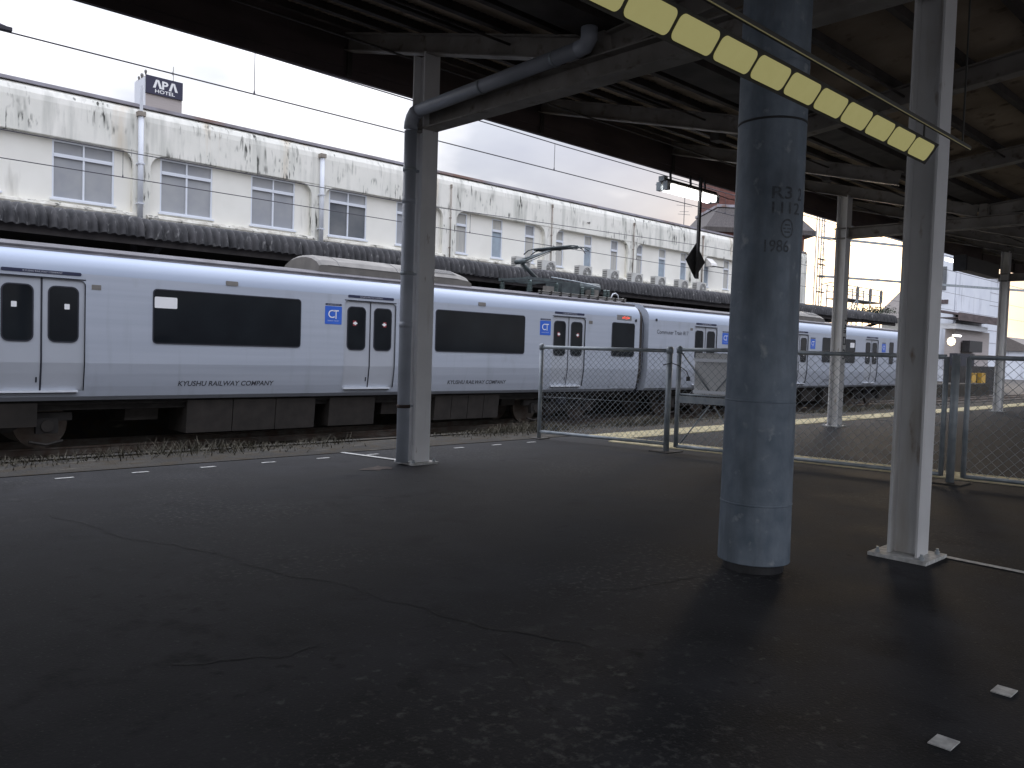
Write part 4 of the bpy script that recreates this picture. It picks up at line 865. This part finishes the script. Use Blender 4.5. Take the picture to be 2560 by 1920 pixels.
# far platform canopy with corrugated slate edge
fc = thing('station_canopy', (20, 20, 0), 'low platform canopy with dark corrugated slate edge in front of the building', 'canopy')
def slate(wdt=.95):
    prof_ = [(23.95, 4.28), (18.97, 3.86), (18.74, 3.82), (18.61, 3.75), (18.54, 3.66), (18.51, 3.54), (18.50, 3.43)]
    b = MB(); n = 42; m2 = len(prof_)
    for (y, z) in prof_:
        for i in range(n+1):
            u = i/n*wdt; o = .12*(abs(sin(pi*u/.19))-.5); k = 1 if y < 19 else .6
            b.v.append((u, y-o*k*(1 if z < 3.85 else .3), z+o*k*(.25 if z < 3.7 else 1)))
    for j in range(m2-1):
        for i in range(n): b.f.append((j*(n+1)+i, j*(n+1)+i+1, (j+1)*(n+1)+i+1, (j+1)*(n+1)+i))
    return b
s0 = slate().build('roof_sheet', slate_m, fc, True, loc=(0, 0, 0)); k = 0; x = -3.0; base_l = s0.location.copy(); rn = random.Random(5)
while x < 46.5:
    L0 = base_l+Vector((x, rn.uniform(-.008, .008), rn.uniform(-.012, .012)))
    if k == 0: s0.location = L0
    else: inst(s0, fc, L0)
    x += .948; k += 1
MB().box(-3, 47.3, 18.62, 18.68, 3.28, 3.56).build('fascia_beam', wood_dark, fc); MB().box(-3, 47.3, 18.68, 23.9, 3.50, 3.53).build('soffit', wood_dark, fc)
for k in range(9):
    x = 1.4+k*5.5; b = MB(); b.bar((x, 18.7, 3.42), (x, 20.6, 2.75), .14, .14); b.bar((x, 20.6, 2.6), (x, 20.6, 3.5), .16); b.build('bracket', wood_dark, fc); MB().box(x-.09, x+.09, 20.5, 20.7, 0, 2.65).build('post', wood_dark, fc)
MB().box(-3, 47, 23.5, 23.9, 0.0, 3.5).build('back_wall', wood_dark, fc)
iv = MB(); rn = random.Random(9)
for k in range(700):
    x = 46.0+rn.gauss(0, .8); y = 18.7+rn.uniform(-.3, 1.4); z = 3.95+abs(rn.gauss(0, .16)); a = rn.uniform(0, 6.28); s_ = .09
    iv.add([(x, y, z), (x+s_*cos(a), y+s_*sin(a), z+rn.uniform(-.05, .08)), (x+s_*cos(a+1), y+s_*sin(a+1), z+rn.uniform(0, .1))], [(0,1,2)])
tag(iv.build('creeper', hedge_m), 'green creeper growing over the far end of the slate canopy', 'creeper', kind='stuff')

# ================================================================== BACKGROUND
GZ = RZ-.18
# hotel tower
ho = thing('hotel_tower', (29.4, 80, GZ), 'beige hotel tower with navy APA HOTEL sign above the parapet', 'building')
MB().box(27.78, 31.15, 80, 82.6, GZ, 25.72).build('tower_wall', hotel_beige, ho)
MB().box(27.70, 27.775, 80.0, 82.7, GZ, 25.6).build('side_wall', hotel_side, ho)
hsn = MB().box(27.76, 31.17, 79.86, 79.99, 24.12, 25.77).build('sign_board', sign_navy, ho)
def hs_f(x0, x1, z0, z1): return lambda u, v: (x0+(x1-x0)*u, 79.85, z0+(z1-z0)*v)
def poly(name, pts, m_, par): return MB().add([(p[0], 79.85, p[1]) for p in pts], [tuple(range(len(pts)))]).build(name, m_, par)
ax0, az0, az1 = 28.38, 24.72, 25.50
for xo in (0.0, 1.46):
    x = ax0+xo; poly('lettering', [(x, az0), (x+.24, az0), (x+.42, az1-.16), (x+.60, az0), (x+.86, az0), (x+.56, az1), (x+.27, az1)], white_m, hsn)
text_on('lettering', 'P', hs_f(29.22, 29.80, az0, az1-.02), white_m, hsn, bold=.03)
text_on('lettering', 'HOTEL', hs_f(28.58, 30.42, 24.29, 24.62), white_m, hsn, bold=.02)
for (x, y, z, r_) in ((27.75, 79.95, 26.05, .14), (27.75, 80.9, 25.9, .16), (27.75, 81.7, 25.85, .12), (27.8, 80.6, 24.0, .13)): MB().lathe((x, y, z-r_), [(.03, -.2), (r_*.7, 0), (r_, r_), (r_*.7, 2*r_), (.03, 2.1*r_)], 10).build('roof_fitting', unit_fan, ho, True)
MB().tube([(30.5, 80.5, 25.7), (30.5, 80.5, 27.3)], .05, 6).build('aerial', unit_m, ho); MB().tube([(30.44, 80.5, 26.5), (30.44, 80.5, 26.8)], .09, 6).build('aerial_head', unit_m, ho)
# brick building with mansard skirt, turned towards the tracks
br = thing('brick_tower', (72, 41.4, GZ), 'red brick tower with sloping slate skirt roof behind the round pole', 'building')
ca, sa_ = (76.3-67.7)/11.15, (37.9-45)/11.15
def bp(u, v, z): return (67.7+ca*u-sa_*v, 45+sa_*u+ca*v, z)      # u along the front, v back
def fr_(u0, u1, v0, v1, z): return [bp(u0, v0, z), bp(u1, v0, z), bp(u1, v1, z), bp(u0, v1, z)]
def block(name, a, z0, b_, z1, m_): 
    v = fr_(*a, z0)+fr_(*b_, z1); return MB().add(v, [(0,3,2,1),(4,5,6,7),(0,1,5,4),(1,2,6,5),(2,3,7,6),(3,0,4,7)]).build(name, m_, br)
block('wall', (.35, 10.05, .35, 10.8), GZ, (.35, 10.05, .35, 10.8), 13.3, brick_m); block('cornice', (0, 11.15, 0, 11.15), 13.3, (0, 11.15, 0, 11.15), 13.75, slate_roof)
block('skirt_roof', (.1, 11.05, .1, 11.05), 13.75, (1.9, 9.25, 1.9, 9.25), 16.0, slate_roof); block('trim', (1.75, 9.4, 1.75, 9.4), 16.0, (1.75, 9.4, 1.75, 9.4), 16.25, cap_m); block('upper_tower', (2.0, 9.15, 2.0, 9.15), 16.25, (2.0, 9.15, 2.0, 9.15), 24, brick_m)
for u in (.7+k*1.25 for k in range(7)):
    wq = MB(); A = [bp(u, .33, z) for z in (11.2, 12.5)]; B = [bp(u+.6, .33, z) for z in (11.2, 12.5)]; wq.add([A[0], B[0], B[1], A[1]], [(0,1,2,3)]); wq.build('window', pane_dark, br)
    for z in (11.15, 12.5): w2 = MB(); w2.add([bp(u-.06, .28, z), bp(u+.66, .28, z), bp(u+.66, .28, z+.08), bp(u-.06, .28, z+.08), bp(u-.06, .345, z), bp(u+.66, .345, z), bp(u+.66, .345, z+.08), bp(u-.06, .345, z+.08)], [(0,1,2,3),(0,4,5,1),(3,2,6,7)]); w2.build('window_trim', cap_m, br)
# lattice mast beside the building end
lm_ = thing('lattice_mast', (46.1, 22.6, GZ), 'thin lattice mast with rungs at the end of the station building', 'mast')
for dx_ in (-.16, .16):
    for dy_ in (-.16, .16): MB().bar((45.9+dx_, 22.6+dy_, GZ), (45.9+dx_, 22.6+dy_, 9.9), .05).build('chord', galv, lm_)
for k in range(34):
    z = 4+k*.17; MB().bar((45.74, 22.44, z), (46.06, 22.44, z+(.17 if k % 2 else 0)), .025).build('rung', galv, lm_)
for z in (6.1, 6.8, 7.1, 5.2): MB().bar((45.5, 22.44, z), (46.35, 22.44, z), .07).build('crossarm', dark_metal, lm_)
al = thing('arm_lamp', (48.4, 22.4, 5.7), 'small lamp on a long thin arm right of the lattice mast', 'lamp'); MB().tube([(46.1, 22.5, 5.65), (47.0, 22.4, 5.85), (48.3, 22.4, 5.86)], .03, 6).build('arm', dark_metal, al); MB().lathe((48.35, 22.4, 5.75), [(.05, -.05), (.16, 0), (.12, .28), (.05, .36)], 10).build('head', dark_metal, al)
for (a, c, lb) in (((46, 22.6, 8.4), (60, 15, 8.0), 'upper steel cross beam running right from the lattice mast'), ((46, 22.6, 6.15), (78, 10, 6.4), 'lower long steel cross beam over the tracks'), ((44, 22.6, 9.6), (52, 20, 8.6), 'sloping steel strut near the canopy eave')):
    tag(MB().bar(a, c, .13).build('cross_beam', galv), lb, 'beam', 'steel beams over the tracks')
# scaffold
sf = thing('scaffold', (71, 31, GZ), 'open pipe scaffold with ladder against the bright sky', 'scaffold')
for x in (67.9, 70.3, 72.9, 75.2):
    for y in (31, 32.6): MB().tube([(x, y, GZ), (x, y, 7.75)], .06, 6).build('standard', galv, sf)
for z in (5.6, 6.55, 7.15, 7.65):
    for y in (31, 32.6): MB().tube([(67.7, y, z), (75.4, y, z)], .05, 6).build('ledger', galv, sf)
MB().box(67.8, 75.3, 31, 32.6, 6.48, 6.54).build('deck', dark_metal, sf)
for s in (0, .45): MB().tube([(69.6+s, 31.1, 5.2), (70.6+s, 31.2, 6.5)], .05, 6).build('ladder_rail', galv, sf)
for k in range(5): MB().tube([(69.7+k*.2, 31.1, 5.33+k*.26), (70.15+k*.2, 31.1, 5.33+k*.26)], .04, 6).build('ladder_rung', galv, sf)
MB().tube([(67.9, 31, 5.3), (70.2, 31, 6.5)], .04, 6).build('brace', galv, sf)
for x in (70.3, 72.9, 75.2): MB().box(x-.13, x+.13, 30.9, 31.1, 6.6, 7.6).build('sheeting', unit_fan, sf)
# house with a big sloping roof
hr = thing('house', (78.5, 27.8, GZ), 'house with a large plain grey-brown sloping roof behind the near column', 'house')
rf_ = MB(); rf_.add([(71.0, 25.6, 4.95), (78.5, 25.6, 8.6), (86, 25.6, 4.95), (71.0, 29.9, 4.95), (78.5, 29.9, 8.6), (86, 29.9, 4.95)], [(0,1,4,3),(1,2,5,4),(0,2,1),(3,4,5)]); rf_.build('roof', house_roof, hr)
MB().box(72, 85, 26.0, 29.5, GZ, 4.95).build('wall', wall_c, hr)
# white building at the right
wb = thing('white_building', (68, 21, GZ), 'tall white plain-walled building at the right beyond the fence', 'building')
MB().box(63.6, 71.4, 21, 24.0, GZ, 10.2).build('main_block', bld_white, wb); MB().box(71.4, 76.2, 21.25, 24.0, GZ, 8.25).build('side_block', bld_white, wb)
for k in range(8): MB().box(71.45, 76.15, 21.235, 21.249, GZ+.9+k, GZ+.93+k).build('wall_joint', cap_m, wb)
MB().box(63.56, 63.59, 21.6, 23.6, 6.6, 8.3).build('side_window', pane_dark, wb); MB().box(63.56, 63.59, 21.4, 23.9, 5.6, 5.9).build('side_band', fascia_m, wb); MB().box(67.0, 68.6, 20.96, 21.0, 8.4, 8.85).build('wall_louvre', cap_m, wb)
MB().box(71.42, 76.3, 21.1, 21.24, 8.25, 8.33).build('coping', cap_m, wb); MB().tube([(63.7, 20.93, GZ), (63.7, 20.93, 10.1)], .06, 8).build('downpipe', bld_white, wb)
b = MB(); b.prism([(19.6, 4.60), (19.6, 4.72), (21.0, 4.98), (21.0, 4.80)], lambda p: (60.5, p[0], p[1]), lambda p: (69.6, p[0], p[1])); ent = b.build('entrance_canopy', fascia_m, wb)
for k in range(18): MB().bar((61+k*.5, 19.58, 4.73), (61+k*.5, 21, 4.99), .09, .05).build('roof_rib', cap_m, ent)
MB().box(60.9, 67.6, 19.9, 20.95, 3.70, 4.05).build('canopy_beam', hotel_side, wb); MB().box(60.2, 70.0, 19.45, 19.58, 4.25, 4.78).build('canopy_fascia', fascia_m, ent); MB().box(60.3, 69.8, 19.6, 20.98, 4.42, 4.46).build('canopy_soffit', fascia_m, ent); MB().box(62.0, 69.4, 20.3, 20.96, .2, 3.7).build('porch_wall', hotel_beige, wb)
MB().box(63.2, 65.9, 19.7, 20.2, 2.15, 2.95).build('dark_screen', dark_metal, wb)
MB().box(60.0, 68.5, 19.3, 20.25, GZ, 1.15).build('dark_base', under_m, wb); MB().box(60.5, 64.0, 19.6, 20.1, 1.15, 2.0).build('dark_opening', rubber, wb)
tag(MB().tube([(59.2, 19.5, 3.18), (60.6, 19.5, 3.18)], .06, 8).build('tube_lamp', tube_m), 'short lit tube lamp under the white building porch', 'lamp', 'lit porch lamps')
tag(MB().lathe((58.6, 19.4, 2.45), [(.02, 0), (.20, .1), (.26, .3), (.20, .5), (.02, .6)], 14).build('globe_lamp', warm_m, None, True), 'round glowing globe lamp under the white building porch', 'lamp', 'lit porch lamps')
tag(MB().box(59.5, 61.0, 20.2, 20.4, 8.25, 8.42).build('wall_lamp', tube_m), 'bright lamp high on the white building beside the canopy', 'lamp', 'lit porch lamps')
for (x, lb) in ((62.2, 'small yellow box on the dark ledge by the white building'), (64.2, 'dull yellow box right of the brighter one on the ledge')):
    t = thing('crate', (x, 19.2, .1), lb, 'box', 'yellow boxes on the ledge'); MB().box(x-.42, x+.42, 19.0, 19.28, -.02, .62).build('case', yellow_box, t); MB().box(x-.44, x+.44, 18.98, 19.29, .621, .68).build('lid', yellow_box, t)
# footbridge girder and small far houses at the right edge
fb_ = thing('far_girder', (60, 12, 5), 'grey girder crossing the right edge above the glowing sky', 'girder'); MB().box(62.6, 63.2, 6.0, 13.2, 4.85, 5.6).build('web', unit_fan, fb_); MB().box(62.4, 63.4, 6.0, 13.2, 4.62, 4.85).build('flange', dark_metal, fb_)
sw = thing('equipment_box', (26, 8.0, 3.6), 'grey box beam fixed below the canopy near the farthest column', 'box'); MB().box(22.4, 25.0, 7.16, 7.42, 3.62, 3.98).build('case', unit_fan, sw); MB().box(22.3, 22.4, 7.14, 7.44, 3.60, 4.0).build('end_plate', dark_metal, sw)
rn = random.Random(3)
for k, (x, y, w_, h_) in enumerate(((150, 40, 9, 5.2), (170, 32, 12, 4.2), (190, 44, 12, 6), (165, 52, 10, 6.5), (210, 30, 14, 5))):
    t = thing('far_house', (x, y, GZ), ['far low house with a pale wall, nearest of the distant row', 'far wide low house beside the track end', 'far grey gabled house in the distant row', 'far taller gabled house behind the low ones', 'far long low house at the right edge'][k], 'house', 'distant houses beyond the tracks')
    MB().box(x-w_/2, x+w_/2, y-4, y+4, GZ, h_-1.6).build('wall', [bld_white, wall_c, hotel_beige][k % 3], t)
    MB().prism([(-4.5, h_-1.6), (4.5, h_-1.6), (0, h_+.6)], lambda p: (x-w_/2-.4, y+p[0], p[1]), lambda p: (x+w_/2+.4, y+p[0], p[1])).build('roof', house_roof, t)
up_ = thing('utility_pole', (128, 31, GZ), 'thin far utility pole against the warm sky at the right edge', 'pole'); MB().tube([(128, 31, GZ), (128, 31, 10)], .15, 8).build('shaft', unit_fan, up_)
for z in (8.2, 9.2): MB().bar((126.8, 30.2, z), (129.2, 31.8, z), .12).build('crossarm', unit_fan, up_)
hl = MB(); n = 60
for k in range(n+1):
    a = R(20+80*k/n); d = 900; z = 14+9*math.sin(k*.5)+5*math.sin(k*1.3); hl.v += [(d*sin(a), d*cos(a), -1), (d*sin(a)*1.02, d*cos(a)*1.02, z), (d*sin(a)*1.15, d*cos(a)*1.15, -1)]
for k in range(n): hl.f += [(3*k, 3*k+3, 3*k+4, 3*k+1), (3*k+1, 3*k+4, 3*k+5, 3*k+2)]
struct('hills', hl, hedge_m)
